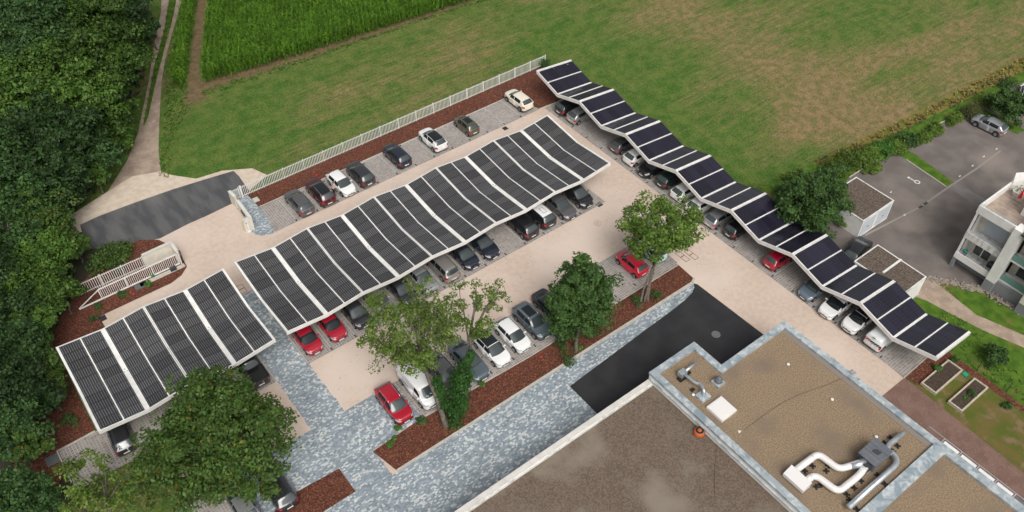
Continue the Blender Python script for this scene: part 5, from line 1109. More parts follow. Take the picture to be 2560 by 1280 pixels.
rfm = MB().add([(-0.4, -9.0, 7.9), (2.9, -9.0, 9.6), (2.9, -4.45, 9.6), (-0.4, -4.45, 7.9), (-0.4, -9.0, 7.75), (2.9, -9.0, 9.45), (2.9, -4.45, 9.45), (-0.4, -4.45, 7.75)], [(0, 1, 2, 3), (7, 6, 5, 4), (0, 4, 5, 1), (1, 5, 6, 2), (2, 6, 7, 3), (3, 7, 4, 0)]).build('slate_roof', slate, ap)
tm = MB().box(-0.24, 0.24, -0.15, 0.15, 0, 0.03).mesh('tile'); tm.materials.append(slate)
for i in range(8):
    for j in range(14):
        o = link('tile', tm, None, rfm); t = (i+0.5)/8; o.location = (-0.4+3.3*t, -4.62-j*0.31-(0.15 if i % 2 else 0), 7.9+1.7*t+0.02); o.rotation_euler = (0, -0.40, 0)
ab('base_wall', grey_wall, 0.25, 12, -20, -4.58, 0, 1.35)
for z0, z1 in ((1.35, 4.0), (4.0, 7.0)):
    ab('loggia_wall', cream_wall, 2.0, 12, -7.3, -4.55, z0, z1); ab('floor_slab', white_wall, 0.5, 2.0, -7.3, -4.55, z0, z0+0.2)
    ab('balcony_glass', green_glass, 0.5, 0.56, -7.2, -4.6, z0+0.22, z0+0.9)
    for z in (z0+1.05, z0+1.2): MB().tube([(0.53, -4.6, z), (0.53, -7.2, z)], 0.022, 6).build('railing', galv, ap)
    window(2.0, -6.6, -5.2, z0+0.3, z0+2.3, n=1)
ab('cream_wall', cream_wall, -0.6, 12, -20, -7.3, 1.3, 7.7); ab('base_wall', grey_wall, -0.55, 0.25, -20, -7.3, 0, 1.3)
# things on the balconies
def at_ap(x, y, z): return (54.45+x, -28.0+y, z)
def potted(p, label, s=0.35, mat=None):
    r = tag(empty('potted_plant', p), label, 'plant', 'potted plants on the balconies'); MB().lathe([(0.6*s, 0), (0.85*s, 0.9*s), (0.9*s, 0.95*s)], n=12).build('pot', mat or cap_m, r)
    rr = np.random.default_rng(int(s*100)); P = rr.normal(0, 0.45*s, (120, 3)); P[:, 2] = abs(P[:, 2])+1.0*s; V = []
    for q in P:
        d = rr.normal(0, 1, 3); d /= np.linalg.norm(d); e = np.cross(d, [0.3, 0.2, 0.9]); e /= np.linalg.norm(e); L_ = 0.22*s; V += [q, q+d*L_*0.5+e*L_*0.3, q+d*L_, q+d*L_*0.5-e*L_*0.3]
    link('foliage', quads('foliage', V), leaf_bush, r)
potted(at_ap(5.2, -1.0, 7.24), 'leafy bush in a pale pot on the roof terrace', 0.6)
potted(at_ap(0.5, -2.6, 1.47), 'low green plant in a pot behind the lowest balcony railing', 0.28, orange_m)
r = tag(empty('balcony_bin', at_ap(0.75, -0.6, 1.47)), 'black bin with green lid at the corner of the lowest balcony', 'bin'); MB().lathe([(0.2, 0), (0.24, 0.55)], n=12).build('bin', black_plastic, r); MB().lathe([(0.26, 0.55), (0.22, 0.63), (0.05, 0.68)], n=12).build('lid', M('green_lid', (0.02, 0.30, 0.18), 0.5), r)
r = tag(empty('covered_barbecue', at_ap(0.95, -3.15, 1.47)), 'dark covered barbecue at the end of the lowest balcony', 'barbecue'); MB().lathe([(0.34, 0.0), (0.32, 0.5), (0.36, 0.7), (0.22, 0.9), (0.05, 0.95)], n=12).build('cover', dark_metal, r)
r = tag(empty('parasol', at_ap(4.3, -1.6, 7.24)), 'folded red parasol on the roof terrace', 'parasol'); MB().tube([(0, 0, 0), (0.05, 0.02, 1.7)], 0.025, 6).build('pole', galv, r); MB().lathe([(0.16, 0.6), (0.12, 1.2), (0.03, 1.7)], n=8).build('canopy', red_plastic, r)

# ------------------------------------------------------------------ garden beds, stones, lane markings and small things
def garden_bed(x0, x1, y0, y1, label):
    r = tag(empty('raised_bed', ((x0+x1)/2, (y0+y1)/2, 0)), label, 'garden bed', 'timber garden beds'); a, b = (x1-x0)/2, (y1-y0)/2; h = 0.32
    MB().box(-a, a, -b, -b+0.13, 0, h).build('board', timber, r); MB().box(-a, a, b-0.13, b, 0, h).build('board', timber, r)
    MB().box(-a, -a+0.13, -b+0.132, b-0.132, 0, h-0.003).build('board', timber, r); MB().box(a-0.13, a, -b+0.132, b-0.132, 0, h-0.003).build('board', timber, r)
    MB().box(-a+0.13, a-0.13, -b+0.13, b-0.13, 0, h-0.1).build('soil', dark_soil, r)
garden_bed(39.35, 43.55, -36.4, -34.9, 'timber edged garden bed nearer the right carport'); garden_bed(39.5, 43.6, -38.85, -37.5, 'timber edged garden bed further from the right carport')
rr = np.random.default_rng(3); V = []
def rock(c, s, rr):
    bm = bmesh.new(); bmesh.ops.create_icosphere(bm, subdivisions=1, radius=s)
    for v in bm.verts: v.co *= 0.75+0.5*rr.random(); v.co.z *= 0.6; v.co += Vector(c)
    return bm
path_st = [(51.3, -28.0), (52.2, -29.2), (53.3, -30.9), (54.0, -32.0), (54.3, -34.5), (54.5, -38.0)]
bmt = MB()
for k in range(420):
    t = rr.random()*(len(path_st)-1); i = int(t); p = np.array(path_st[i])+(np.array(path_st[i+1])-np.array(path_st[i]))*(t-i)+rr.normal(0, 0.22, 2)
    b = rock((p[0], p[1], 0.04), 0.07+0.09*rr.random(), rr); k0 = len(bmt.v); bmt.v += [tuple(v.co) for v in b.verts]; bmt.f += [tuple(v.index+k0 for v in f.verts) for f in b.faces]; b.free()
tag(bmt.build('stone_border', stone_m), 'border of loose brown stones at the foot of the apartment building', 'stones', kind='stuff')
mark = M('white_road_paint', (0.68, 0.68, 0.66), 0.7); seam = M('pale_seam', (0.26, 0.235, 0.2), 0.9)
def decal(name, polys, z, mat, label, cat):
    mb = MB()
    for p in polys: mb.sheet(p, z)
    return tag(mb.build(name, mat), label, cat)
tag(MB().sheet(GP([(2162, 586), (2300, 515), (2370, 466), (2440, 420), (2500, 375), (2503, 378), (2442, 424), (2372, 470), (2302, 519), (2164, 590)]), 0.004).build('channel_line', seam), kind='structure')
g0 = G(2293, 455); c = np.array(g0[:2]); ringp = [c+0.33*np.array([math.cos(t), math.sin(t)]) for t in np.linspace(0, 2*np.pi, 17)]; ring2 = [c+0.20*np.array([math.cos(t), math.sin(t)]) for t in np.linspace(0, 2*np.pi, 17)]
decal('wheelchair_symbol', [[tuple(ringp[i]), tuple(ringp[i+1]), tuple(ring2[i+1]), tuple(ring2[i])] for i in range(16)]+[[(c[0]-0.15, c[1]+0.25), (c[0]-0.02, c[1]+0.25), (c[0]-0.02, c[1]+0.85), (c[0]-0.15, c[1]+0.85)], [(c[0]-0.25, c[1]+0.9), (c[0]+0.05, c[1]+0.9), (c[0]+0.05, c[1]+1.15), (c[0]-0.25, c[1]+1.15)]], 0.006, mark, 'white painted wheelchair symbol on the neighbouring car park', 'road marking')
for k, (px, py) in enumerate(((2262, 537), (2228, 480), (2460, 391), (2492, 372), (2432, 414), (2400, 440))):
    g0 = G(px, py); x, y = g0[:2]
    tag(MB().add([(x-0.22, y-0.05, 0.008), (x+0.05, y-0.08, 0.008), (x+0.2, y+0.1, 0.008), (x+0.02, y+0.03, 0.008), (x-0.16, y+0.09, 0.008)], [(0, 1, 2, 3, 4)]).build('bay_mark', mark), ['white bay mark nearest the double garage door', 'white dot mark behind the double garage', 'second white bay mark beside the grass strip', 'third white bay mark towards the silver car', 'first white bay mark beside the grass strip', 'white bay mark right at the tip of the grass strip'][k], 'road marking', 'white bay marks on the neighbouring car park')
g0 = G(2308, 513); r = tag(empty('channel_drain', (g0[0], g0[1], 0), 0), 'dark channel drain pair in the neighbouring car park', 'drain')
for dx in (-0.45, 0.45): MB().box(dx-0.32, dx+0.32, -0.14, 0.14, -0.02, 0.012).build('grate', dark_metal, r)
# red scraps and other little things in the mulch
for k, (px, py, lb) in enumerate(((791, 438, 'red object lying in the mulch behind the maroon car'), (1148, 268, 'thin red scrap in the mulch by the fence'), (334, 735, 'small red ball in the mulch by the sliding gate'), (1353, 892, 'small red scrap in the mulch before the dark slate off roader'), (1540, 771, 'small red scrap in the mulch under the dense tree'))):
    g0 = G(px, py, 0.1); q = rock((g0[0], g0[1], 0.11), 0.16 if k in (0,) else 0.12, np.random.default_rng(k)); me = bpy.data.meshes.new('red_scrap'); q.to_mesh(me); q.free()
    tag(link('red_scrap', me, red_plastic), lb, 'scrap', 'red scraps in the mulch')
g0 = G(2412, 937); tag(MB().prism([(g0[0]-0.22, g0[1]-0.2), (g0[0]+0.2, g0[1]-0.24), (g0[0]+0.24, g0[1]+0.18), (g0[0]-0.18, g0[1]+0.22)], 0.02, 0.12).build('green_box', M('green_plastic', (0.01, 0.30, 0.20), 0.5)), 'small green plastic cover in the mulch strip by the wire fence', 'cover')

# ------------------------------------------------------------------ trees and plants
def leaf_cloud(rg, C, Rb, per, size, flat=0.75, up=0.5, hollow=0.55):
    """leaf-sized faces gathered in clumps round the points C"""
    C = np.asarray(C, float); n = len(C); k = np.maximum(1, (per*rg.uniform(0.6, 1.4, n)).astype(int)); idx = np.repeat(np.arange(n), k); m = len(idx)
    d = rg.normal(0, 1, (m, 3)); d /= np.linalg.norm(d, axis=1, keepdims=True); d[:, 2] = np.where(d[:, 2] < -0.12, -d[:, 2]*0.8, d[:, 2])
    rad = Rb[idx]*(hollow+(1-hollow)*rg.random(m)**0.6)*rg.uniform(0.8, 1.15, m)
    p = C[idx]+d*rad[:, None]*np.array([1, 1, flat])
    nr = d*0.7+rg.normal(0, 0.45, (m, 3)); nr[:, 2] += up; nr /= np.linalg.norm(nr, axis=1, keepdims=True)
    a = np.cross(nr, rg.normal(0, 1, (m, 3))); a /= np.linalg.norm(a, axis=1, keepdims=True)+1e-9; a[:, 2] -= 0.25; b = np.cross(nr, a); b /= np.linalg.norm(b, axis=1, keepdims=True)+1e-9
    s = (size*rg.uniform(0.6, 1.4, m))[:, None]
    V = np.stack([p-a*s*0.5, p+b*s*0.33-a*s*0.05, p+a*s*0.5, p-b*s*0.33-a*s*0.05], 1)
    return V.reshape(-1, 3)
def tree(name, label, base, ctr, R_, seed, mat, leaf=0.24, limbs=6, subs=5, shell=40, per=90, blob=0.9, trunk=0.22, group=None, stems=1, cat='tree', flat=0.75, fork=0.35, zcut=-0.75, lean=None):
    rg = np.random.default_rng(seed); base = np.array([base[0], base[1], 0.0]); ctr = np.array(ctr, float); R_ = np.array(R_, float)
    root = tag(empty(name, tuple(base)), label, cat, group); tm = MB(); C = []; Rb = []
    def add(path, r0, r1):
        n = len(path); tm.tube([np.array(q)-base for q in path], [r0+(r1-r0)*i/(n-1) for i in range(n)], 7)
    f3 = rg.uniform(0, 6.28, 6)
    def env(d): return 1+0.16*math.sin(3*math.atan2(d[1], d[0])+f3[0])+0.12*math.sin(5*math.atan2(d[1], d[0])+f3[1]+3*d[2])
    for s in range(stems):
        b0 = base+np.array([*(rg.normal(0, 0.35, 2) if stems > 1 else (0, 0)), 0.0])
        top = ctr+np.array([*(rg.normal(0, 0.35, 2)*R_[:2] if stems > 1 else (0, 0)), R_[2]*0.25]); fk = b0+(top-b0)*fork; fk[:2] += rg.normal(0, 0.12, 2)
        if lean is not None: fk = np.array(lean, float)
        q1 = b0+(fk-b0)*0.5+np.array([*rg.normal(0, 0.08, 2), 0]); mid = fk+(top-fk)*0.5+np.array([*rg.normal(0, 0.2, 2), 0])
        add([b0-np.array([0, 0, 0.1]), b0+(q1-b0)*0.3, q1, fk, mid, top], trunk*1.15, trunk*0.18)
        for i in range(limbs):
            th = 2*math.pi*(i+rg.random()*0.7)/limbs; el = rg.uniform(-0.25, 0.85); d = np.array([math.cos(th)*math.cos(el), math.sin(th)*math.cos(el), math.sin(el)])
            e = ctr+d*R_*rg.uniform(0.62, 0.86)*env(d); t0 = rg.uniform(0.0, 0.75); st = fk+(top-fk)*t0*0.8
            c1 = st+(e-st)*0.5+np.array([0, 0, 0.08*np.linalg.norm(e-st)])+rg.normal(0, 0.15, 3); path = [st, st+(c1-st)*0.55, c1, c1+(e-c1)*0.55+rg.normal(0, 0.1, 3), e]
            add(path, trunk*(0.5-0.25*t0), 0.025); C.append(e); Rb.append(blob*rg.uniform(0.8, 1.2))
            for j in range(subs):
                t = rg.uniform(0.3, 1.0); k = min(int(t*4), 3); p = path[k]+(path[k+1]-path[k])*(t*4-k); d2 = d*0.6+rg.normal(0, 0.7, 3); d2 /= np.linalg.norm(d2)
                q = p+d2*np.mean(R_)*rg.uniform(0.22, 0.42); v = (q-ctr)/R_
                if np.linalg.norm(v) > 1.05: q = ctr+v/np.linalg.norm(v)*R_
                q2 = p+(q-p)*0.5+rg.normal(0, 0.1, 3); add([p, q2, q], 0.045, 0.014); C.append(q); Rb.append(blob*rg.uniform(0.55, 1.0))
                if rg.random() < 0.6: C.append(q2); Rb.append(blob*rg.uniform(0.4, 0.7))
    for i in range(shell):
        d = rg.normal(0, 1, 3); d /= np.linalg.norm(d)
        if d[2] < zcut: d[2] = abs(d[2])*0.3
        C.append(ctr+d*R_*rg.uniform(0.55, 0.98)*env(d)); Rb.append(blob*rg.uniform(0.6, 1.15))
    C = np.array(C); C[:, 2] = np.maximum(C[:, 2], 0.25); Rb = np.array(Rb)
    tm.build('trunk', bark, root, True)
    V = leaf_cloud(rg, C, Rb, per, leaf, flat)-base; V[:, 2] = np.maximum(V[:, 2], 0.03)
    link('crown', quads('crown', V), mat, root); return root
def crown_at(px, py, z): return G(px, py, z)
# the named trees of the car park
b = G(1116, 1068); tree('ash_tree', 'sparse tree with leaning bare trunk beside the white van', b, crown_at(1025, 815, 7.0), (5.5, 4.7, 3.1), 11, leaf_sparse, leaf=0.20, limbs=14, subs=8, shell=6, per=60, blob=0.74, trunk=0.26, fork=0.5, lean=G(1062, 925, 3.8), group='trees of the car park')
b2 = G(1138, 1050); tree('ash_tree', 'thin sparse tree rising above the ivy covered trunk', b2, crown_at(1190, 760, 7.6), (2.9, 2.6, 2.6), 12, leaf_sparse, leaf=0.20, limbs=7, subs=6, shell=2, per=38, blob=0.62, trunk=0.2, fork=0.55, lean=G(1168, 890, 4.4), group='trees of the car park')
# ivy round that trunk
rg = np.random.default_rng(5); C = []; Rb = []
for t in np.linspace(0, 1, 40):
    p = np.array(G(1138, 1050))*(1-t)+np.array(G(1168, 890, 4.6))*t; p = np.array([p[0], p[1], 4.7*t]); C.append(p+rg.normal(0, 0.32, 3)*np.array([1, 1, 0.3])); Rb.append(0.95*(1-0.55*abs(t-0.35))*(1 if t < 0.85 else 0.6))
for t in np.linspace(0.35, 0.75, 10):
    p = np.array(G(1116, 1068))*(1-t)+np.array(G(1062, 925, 3.8))*t; C.append(np.array([p[0]+0.35, p[1]-0.1, 4.2*t])+rg.normal(0, 0.2, 3)); Rb.append(0.45)
iv = tag(empty('ivy', b2), 'thick dark green ivy climbing the trunk between the parked cars', 'ivy'); V = leaf_cloud(rg, np.array(C), np.array(Rb), 130, 0.20, 0.9, 0.2)-np.array(b2); V[:, 2] = np.maximum(V[:, 2], 0.03); link('foliage', quads('foliage', V), leaf_ivy, iv)
b = G(1440, 880); tree('maple_tree', 'dense dark green tree in the middle of the mulch bed', b, crown_at(1452, 750, 4.3), (3.3, 3.0, 4.3), 21, leaf_dark, leaf=0.26, limbs=9, subs=6, shell=230, per=85, blob=0.72, trunk=0.22, fork=0.3, zcut=-1.0, group='trees of the car park')
b = G(1612, 765); tree('maple_tree', 'light green tree with several stems over the bright red car', b, crown_at(1652, 566, 6.2), (4.3, 3.8, 2.7), 22, leaf_maple, leaf=0.25, limbs=7, subs=4, shell=70, per=58, blob=0.78, trunk=0.14, fork=0.4, stems=3, zcut=-0.35, group='trees of the car park')
b = G(610, 1262); tree('maple_tree', 'big full tree turning yellow in front of the left carport', b, crown_at(545, 1100, 6.2), (5.6, 5.2, 5.0), 23, leaf_autumn, leaf=0.28, limbs=12, subs=6, shell=170, per=105, blob=1.1, trunk=0.34, fork=0.35, group='trees of the car park')
b = G(285, 1340); tree('maple_tree', 'loose light green tree at the lower left below the carport', b, crown_at(262, 1215, 4.6), (3.8, 3.2, 2.4), 24, leaf_sparse, leaf=0.23, limbs=8, subs=6, shell=6, per=50, blob=0.72, trunk=0.2, fork=0.4, group='trees of the car park')
b = G(2050, 560); tree('round_tree', 'round dark tree beside the white double garage', b, crown_at(2035, 505, 3.6), (3.9, 3.5, 3.6), 25, leaf_dark, leaf=0.26, limbs=8, subs=5, shell=190, per=90, blob=0.75, trunk=0.22, zcut=-0.95, group='trees at the neighbours')
b = G(2535, 300); tree('round_tree', 'low dark tree beside the silver hatchback', b, crown_at(2532, 268, 1.9), (2.6, 2.4, 1.7), 26, leaf_dark, leaf=0.28, limbs=6, subs=4, shell=70, per=80, blob=0.6, trunk=0.14, group='trees at the neighbours')
b = G(2490, 905); tree('round_tree', 'small dark green tree on the lawn behind the garden beds', b, crown_at(2484, 890, 0.9), (1.3, 1.1, 0.7), 27, leaf_dark, leaf=0.2, limbs=5, subs=4, shell=16, per=70, blob=0.45, trunk=0.07, group='trees at the neighbours')
# bushes
def bush(label, p, R_, seed, mat, n=14, per=60, leaf=0.16, name='bush', group='bushes and shrubs', cat='bush', flat=0.8):
    rg = np.random.default_rng(seed); p = np.array([p[0], p[1], 0.0]); R_ = np.array(R_)
    d = rg.normal(0, 1, (n, 3)); d /= np.linalg.norm(d, axis=1, keepdims=True); d[:, 2] = abs(d[:, 2]); C = d*R_*rg.uniform(0.35, 0.9, (n, 1))+np.array([0, 0, 0.12])
    V = leaf_cloud(rg, C, np.full(n, 0.42*R_.min()+0.08*R_.max())*rg.uniform(0.7, 1.3, n), per, leaf, flat); V[:, 2] = np.maximum(V[:, 2], 0.02)
    r = tag(empty(name, tuple(p)), label, cat, group); link('foliage', quads('foliage', V), mat, r)
    st = MB()
    for k in range(4): st.tube([(0, 0, 0), tuple(C[k]*0.5), tuple(C[k])], [0.03, 0.02, 0.01], 5)
    st.build('stem', bark, r); return r
for k, (px, py, a, b_, c_, m_, lb) in enumerate(((2085, 425, 2.2, 1.3, 1.5, leaf_bush, 'leafy shrub of the hedge touching the garage tree'), (2120, 415, 2.6, 1.4, 1.7, leaf_bush, 'broad green shrub in the hedge right of the garage tree'), (2160, 405, 2.4, 1.3, 1.6, leaf_bush, 'green shrub at the field edge behind the double garage'), (2200, 388, 2.2, 1.2, 1.4, leaf_weed, 'bright green shrub in the middle of the hedge'), (2232, 378, 1.8, 1.1, 1.3, leaf_bush, 'green shrub just left of the dark hedge shrub'), (2262, 362, 1.7, 1.2, 1.6, leaf_dark, 'dark green shrub beside the grass strip of the car park'),
    (2300, 350, 1.8, 0.9, 0.8, leaf_bush, 'yellow green low shrub right of the dark hedge shrub'), (2335, 330, 1.8, 0.9, 0.8, leaf_bush, 'low yellow green shrub in the middle of the bank'), (2385, 305, 1.6, 0.8, 0.8, leaf_bush, 'low yellow green shrub left of the clipped bush'), (2180, 425, 1.6, 0.7, 0.5, leaf_bush, 'low growth between hedge and grey car park'), (1985, 455, 1.8, 1.3, 1.1, leaf_bush, 'low shrub left of the garage tree at the field edge'), (2110, 560, 1.2, 1.0, 1.0, leaf_bush, 'shrub between the garage tree and the black car'), (1960, 490, 1.4, 1.2, 1.3, leaf_dark, 'dark shrub between carport and garage tree'))):
    bush(lb, G(px, py), (a, b_, c_), 900+k, m_, int(10*a+8), 110, 0.2)
bush('clipped round olive bush behind the silver hatchback', G(2427, 290), (1.3, 1.3, 1.5), 36, leaf_material('topiary_leaf', (0.07, 0.08, 0.025), (0.13, 0.14, 0.05)), 40, 90, 0.12)
bush('round bush next to the clipped olive one', G(2468, 262), (1.5, 1.4, 1.4), 37, leaf_sparse, 36, 80, 0.14)
bush('dark shrub by the fence at the far right', G(2515, 215), (1.8, 1.0, 1.0), 38, leaf_dark, 16, 70)
bush('small climbing bush over the far end of the picket fence', G(1362, 170), (0.9, 0.7, 1.7), 39, leaf_dark, 16, 60)
bush('low green shrub in the corner of the black asphalt', (24.75, -23.9), (0.9, 0.8, 0.6), 40, leaf_weed, 16, 70, 0.14)
bush('brownish green bush above the sliding gate', G(285, 655), (2.4, 1.7, 1.8), 41, leaf_autumn, 40, 95, 0.2)
for k, (px, py, s, lb) in enumerate(((1055, 1052, 0.5, 'green shrub in the mulch before the white van'), (995, 1072, 0.35, 'small green shrub right of the red car with rails'), (975, 1112, 0.35, 'small green shrub near the tip of the mulch bed'), (985, 1098, 0.28, 'tiny green shrub beside another near the mulch tip'), (1203, 962, 0.4, 'small shrub in the mulch below the slate blue saloon'), (1443, 872, 0.45, 'small shrub in the mulch by the kerb under the dense tree'),
    (1590, 760, 0.8, 'shrub at the foot of the light green tree, left stem'), (1640, 745, 0.7, 'shrub at the foot of the light green tree, right stem'), (1420, 905, 0.9, 'shrubby growth at the foot of the dense green tree'), (1400, 870, 0.8, 'leafy shoots left of the dense green tree trunk'), (1480, 830, 0.9, 'leafy shoots right of the dense green tree trunk'),
    (308, 738, 0.55, 'round green shrub beside the sliding gate'), (372, 712, 0.45, 'green shrub beside the dark slab by the gate'), (245, 772, 0.5, 'shrub at the end of the sliding gate'), (238, 800, 0.5, 'low shrub below the end of the sliding gate'), (386, 690, 0.35, 'small shrub at the gate foundation'),
    (2340, 925, 0.45, 'green plant at the far end of the nearer garden bed'), (2385, 905, 0.5, 'leafy plant filling the corner of the nearer garden bed'), (2425, 990, 0.55, 'green plant in the middle of the further garden bed'), (2412, 1000, 0.3, 'small plant in the further garden bed'), (2515, 1020, 0.5, 'weed clump at the wire fence'), (180, 1060, 0.9, 'dark shrub in the mulch left of the left carport'), (60, 1215, 0.9, 'dark shrub in the lower left corner'), (650, 1180, 0.4, 'leafy shoot beside the big tree'))):
    bush(lb, G(px, py), (s, s, s*0.8), 50+k, leaf_weed if s < 0.5 else leaf_dark, 9, 50, 0.13)
# the wood at the left: crown centre in the survey, height, radius, kind
WOOD = [(250, 95, 9.0, 5.6, 1), (278, 172, 7.4, 4.2, 1), (150, 40, 10, 5.2, 0), (60, 130, 9.5, 5.6, 0), (30, 20, 11, 5.5, 0), (297, 15, 9.5, 4.6, 0), (362, 70, 3.2, 2.0, 0), (130, 215, 8.0, 5.2, 1), (230, 250, 6.8, 4.4, 1), (280, 290, 4.4, 3.1, 1), (45, 270, 8.0, 5.2, 1), (165, 345, 6.4, 4.4, 0), (248, 388, 3.6, 2.9, 0), (65, 390, 7.0, 4.8, 0), (140, 440, 4.8, 3.8, 0), (172, 468, 3.0, 2.5, 0), (240, 440, 2.2, 1.9, 1), (35, 490, 5.6, 4.0, 0), (305, 345, 2.0, 1.6, 1),
    (105, 535, 4.2, 3.2, 2), (140, 560, 2.6, 2.1, 2), (40, 600, 4.6, 3.4, 0), (120, 640, 3.8, 3.0, 1), (180, 622, 2.2, 1.8, 2), (55, 700, 4.2, 3.4, 1), (135, 735, 3.0, 2.6, 1), (30, 800, 4.0, 3.2, 0), (95, 820, 3.0, 2.4, 1), (55, 890, 3.6, 3.0, 0), (110, 925, 2.6, 2.2, 2), (25, 980, 4.0, 3.2, 0), (85, 1010, 3.2, 2.6, 0), (120, 985, 2.2, 1.8, 2), (35, 1080, 3.6, 2.8, 0), (70, 1120, 2.4, 1.9, 2), (25, 1250, 3.2, 2.8, 0), (90, 1265, 2.8, 2.2, 0), (-60, 420, 8, 5, 0), (-60, 700, 6, 4.5, 0), (-50, 950, 5, 4, 0), (-80, 180, 10, 6, 0), (95, -40, 11, 5.5, 0), (240, -50, 11, 5.5, 0), (330, -60, 9, 4.0, 0)]
BINS = [(0, 'above the picture top'), (70, 'row at the top edge'), (150, 'second row from the top'), (240, 'row level with the maize corner'), (330, 'row left of the track ruts'), (420, 'row where the track widens'), (510, 'row above the entrance road'), (600, 'row left of the entrance road'), (680, 'row level with the short fence'), (790, 'row level with the sliding gate end'), (880, 'row left of the carport corner'), (960, 'row beside the carport middle'), (1040, 'row beside the carport front'), (1200, 'row beside the grey bays'), (1400, 'bottom row')]
PLACE = {}; ORD = ['first', 'second', 'third', 'fourth', 'fifth', 'sixth', 'seventh']; _lo = -999
for hi, nm in BINS:
    for q, k in enumerate(sorted([i for i, t in enumerate(WOOD) if _lo <= t[1] < hi], key=lambda i: WOOD[i][0])): PLACE[k] = (nm, ORD[q])
    _lo = hi
nw = ['deep green woodland tree', 'fresh green woodland tree', 'low brushy woodland tree']
for k, (px, py, z, r, kd) in enumerate(WOOD):
    c = G(px, py, z); rg = np.random.default_rng(400+k)
    row, colm = PLACE[k]
    lb = f'{nw[kd]}, {colm} from the left edge, {row}'
    tree('woodland_tree', lb, (c[0]+rg.normal(0, 0.3), c[1]+rg.normal(0, 0.3)), c, (r*0.86, r*0.86, min(r*1.0, z*0.92)), 300+k, (leaf_deep, leaf_forest, leaf_autumn)[kd], leaf=0.36 if py < 500 else 0.27, limbs=6, subs=3, shell=int(11*r), per=110 if py < 500 else 95, blob=0.27*r+0.1, trunk=0.06*r, group='trees of the wood at the left', fork=0.3, zcut=-0.3)
for k, (x0, y0, x1, y1, h) in enumerate(((68, 620, 70, 545, 3.4), (25, 590, 8, 520, 3.6), (22, 628, 0, 610, 2.6), (95, 520, 112, 455, 3.2))):
    b = G(x0, y0); t = G(x1, y1, h); m_ = [(b[i]+t[i])/2+(0.1 if i < 2 else 0) for i in range(3)]; r = tag(empty('dead_tree', b), ['pale dead trunk with a leafy tuft by the entrance road', 'pale dead trunk leaning at the left edge', 'short pale dead branch trunk at the left edge', 'bare dead tree above the entrance road'][k], 'tree', 'dead trees at the left')
    pb = M('pale_bark_%d' % k, (0.26, 0.23, 0.19), 0.9); L3 = lambda p: tuple(p[i]-b[i] for i in range(3)); MB().tube([(0, 0, 0), L3(m_), L3(t)], [0.13, 0.10, 0.05], 7).build('trunk', pb, r, True)
    rg = np.random.default_rng(k)
    for j in range(5): q = [m_[i]+(t[i]-m_[i])*rg.random() for i in range(3)]; e = [q[0]+rg.normal(0, 0.9), q[1]+rg.normal(0, 0.9), q[2]+0.8*rg.random()]; MB().tube([L3(q), L3(e)], [0.035, 0.012], 5).build('branch', pb, r)
    if k == 0: V = leaf_cloud(rg, np.array([[t[0]-b[0], t[1]-b[1], t[2]+0.2*j] for j in range(4)])+rg.normal(0, 0.3, (4, 3)), np.full(4, 0.5), 60, 0.2); link('tuft', quads('tuft', V), leaf_forest, r)
# corn
def corn(poly, d, label, seed):
    rg = np.random.default_rng(seed); d = np.array(d)/np.linalg.norm(d); nrm = np.array([-d[1], d[0]]); P = np.array(poly); s0, s1 = (P@d).min(), (P@d).max(); n0, n1 = (P@nrm).min(), (P@nrm).max()
    a, c = np.meshgrid(np.arange(s0, s1, 0.2), np.arange(n0, n1, 0.62)); q = a.ravel()[:, None]*d+c.ravel()[:, None]*nrm; q += rg.normal(0, 0.11, q.shape)
    q = q[inside(poly, q[:, 0], q[:, 1])]; n = len(q); H = 2.25*rg.uniform(0.85, 1.1, n); L = 10
    idx = np.repeat(np.arange(n), L); lev = np.tile(np.linspace(0.2, 1.0, L), n); m = len(idx); th = rg.uniform(0, 6.28, m)
    ln = rg.uniform(0.5, 0.8, m)*np.where(lev > 0.9, 0.7, 1); el = np.radians(rg.uniform(45, 78, m)+8*lev); o = np.stack([q[idx, 0], q[idx, 1], H[idx]*lev*0.92], 1)
    h = np.stack([np.cos(th), np.sin(th), np.zeros(m)], 1); w_ = np.stack([-np.sin(th), np.cos(th), np.zeros(m)], 1)*0.042
    p1 = o+h*(ln*0.5*np.cos(el))[:, None]; p1[:, 2] += ln*0.5*np.sin(el); p2 = p1+h*(ln*0.55)[:, None]; p2[:, 2] += ln*0.55*rg.uniform(-0.5, 0.35, m)
    V = np.concatenate([np.stack([o-w_, o+w_, p1+w_*1.3, p1-w_*1.3], 1), np.stack([p1-w_*1.3, p1+w_*1.3, p2+w_*0.2, p2-w_*0.2], 1)], 0)
    st = np.concatenate([np.stack([np.stack([q[:, 0]-0.015*x, q[:, 1]-0.015*y, np.zeros(n)], 1), np.stack([q[:, 0]+0.015*x, q[:, 1]+0.015*y, np.zeros(n)], 1), np.stack([q[:, 0]+0.01*x, q[:, 1]+0.01*y, H], 1), np.stack([q[:, 0]-0.01*x, q[:, 1]-0.01*y, H], 1)], 1) for x, y in ((1, 0), (0, 1))], 0)
    o = link('maize_crop', quads('maize_crop', np.concatenate([V, st], 0)), leaf_corn); tag(o, label, 'maize', kind='stuff'); return o
dr = (9.6, 19.4)
corn([(7.7, 46.8), (20, 45.3), (47.6, 43.1), (60, 42.3), (44, 62), (24, 76), (18.5, 68)], dr, 'tall green maize field at the top', 71)
corn(GP([(434, 218), (466, 222), (498, -20), (468, -20)]), dr, 'narrow strip of maize beside the track', 72)
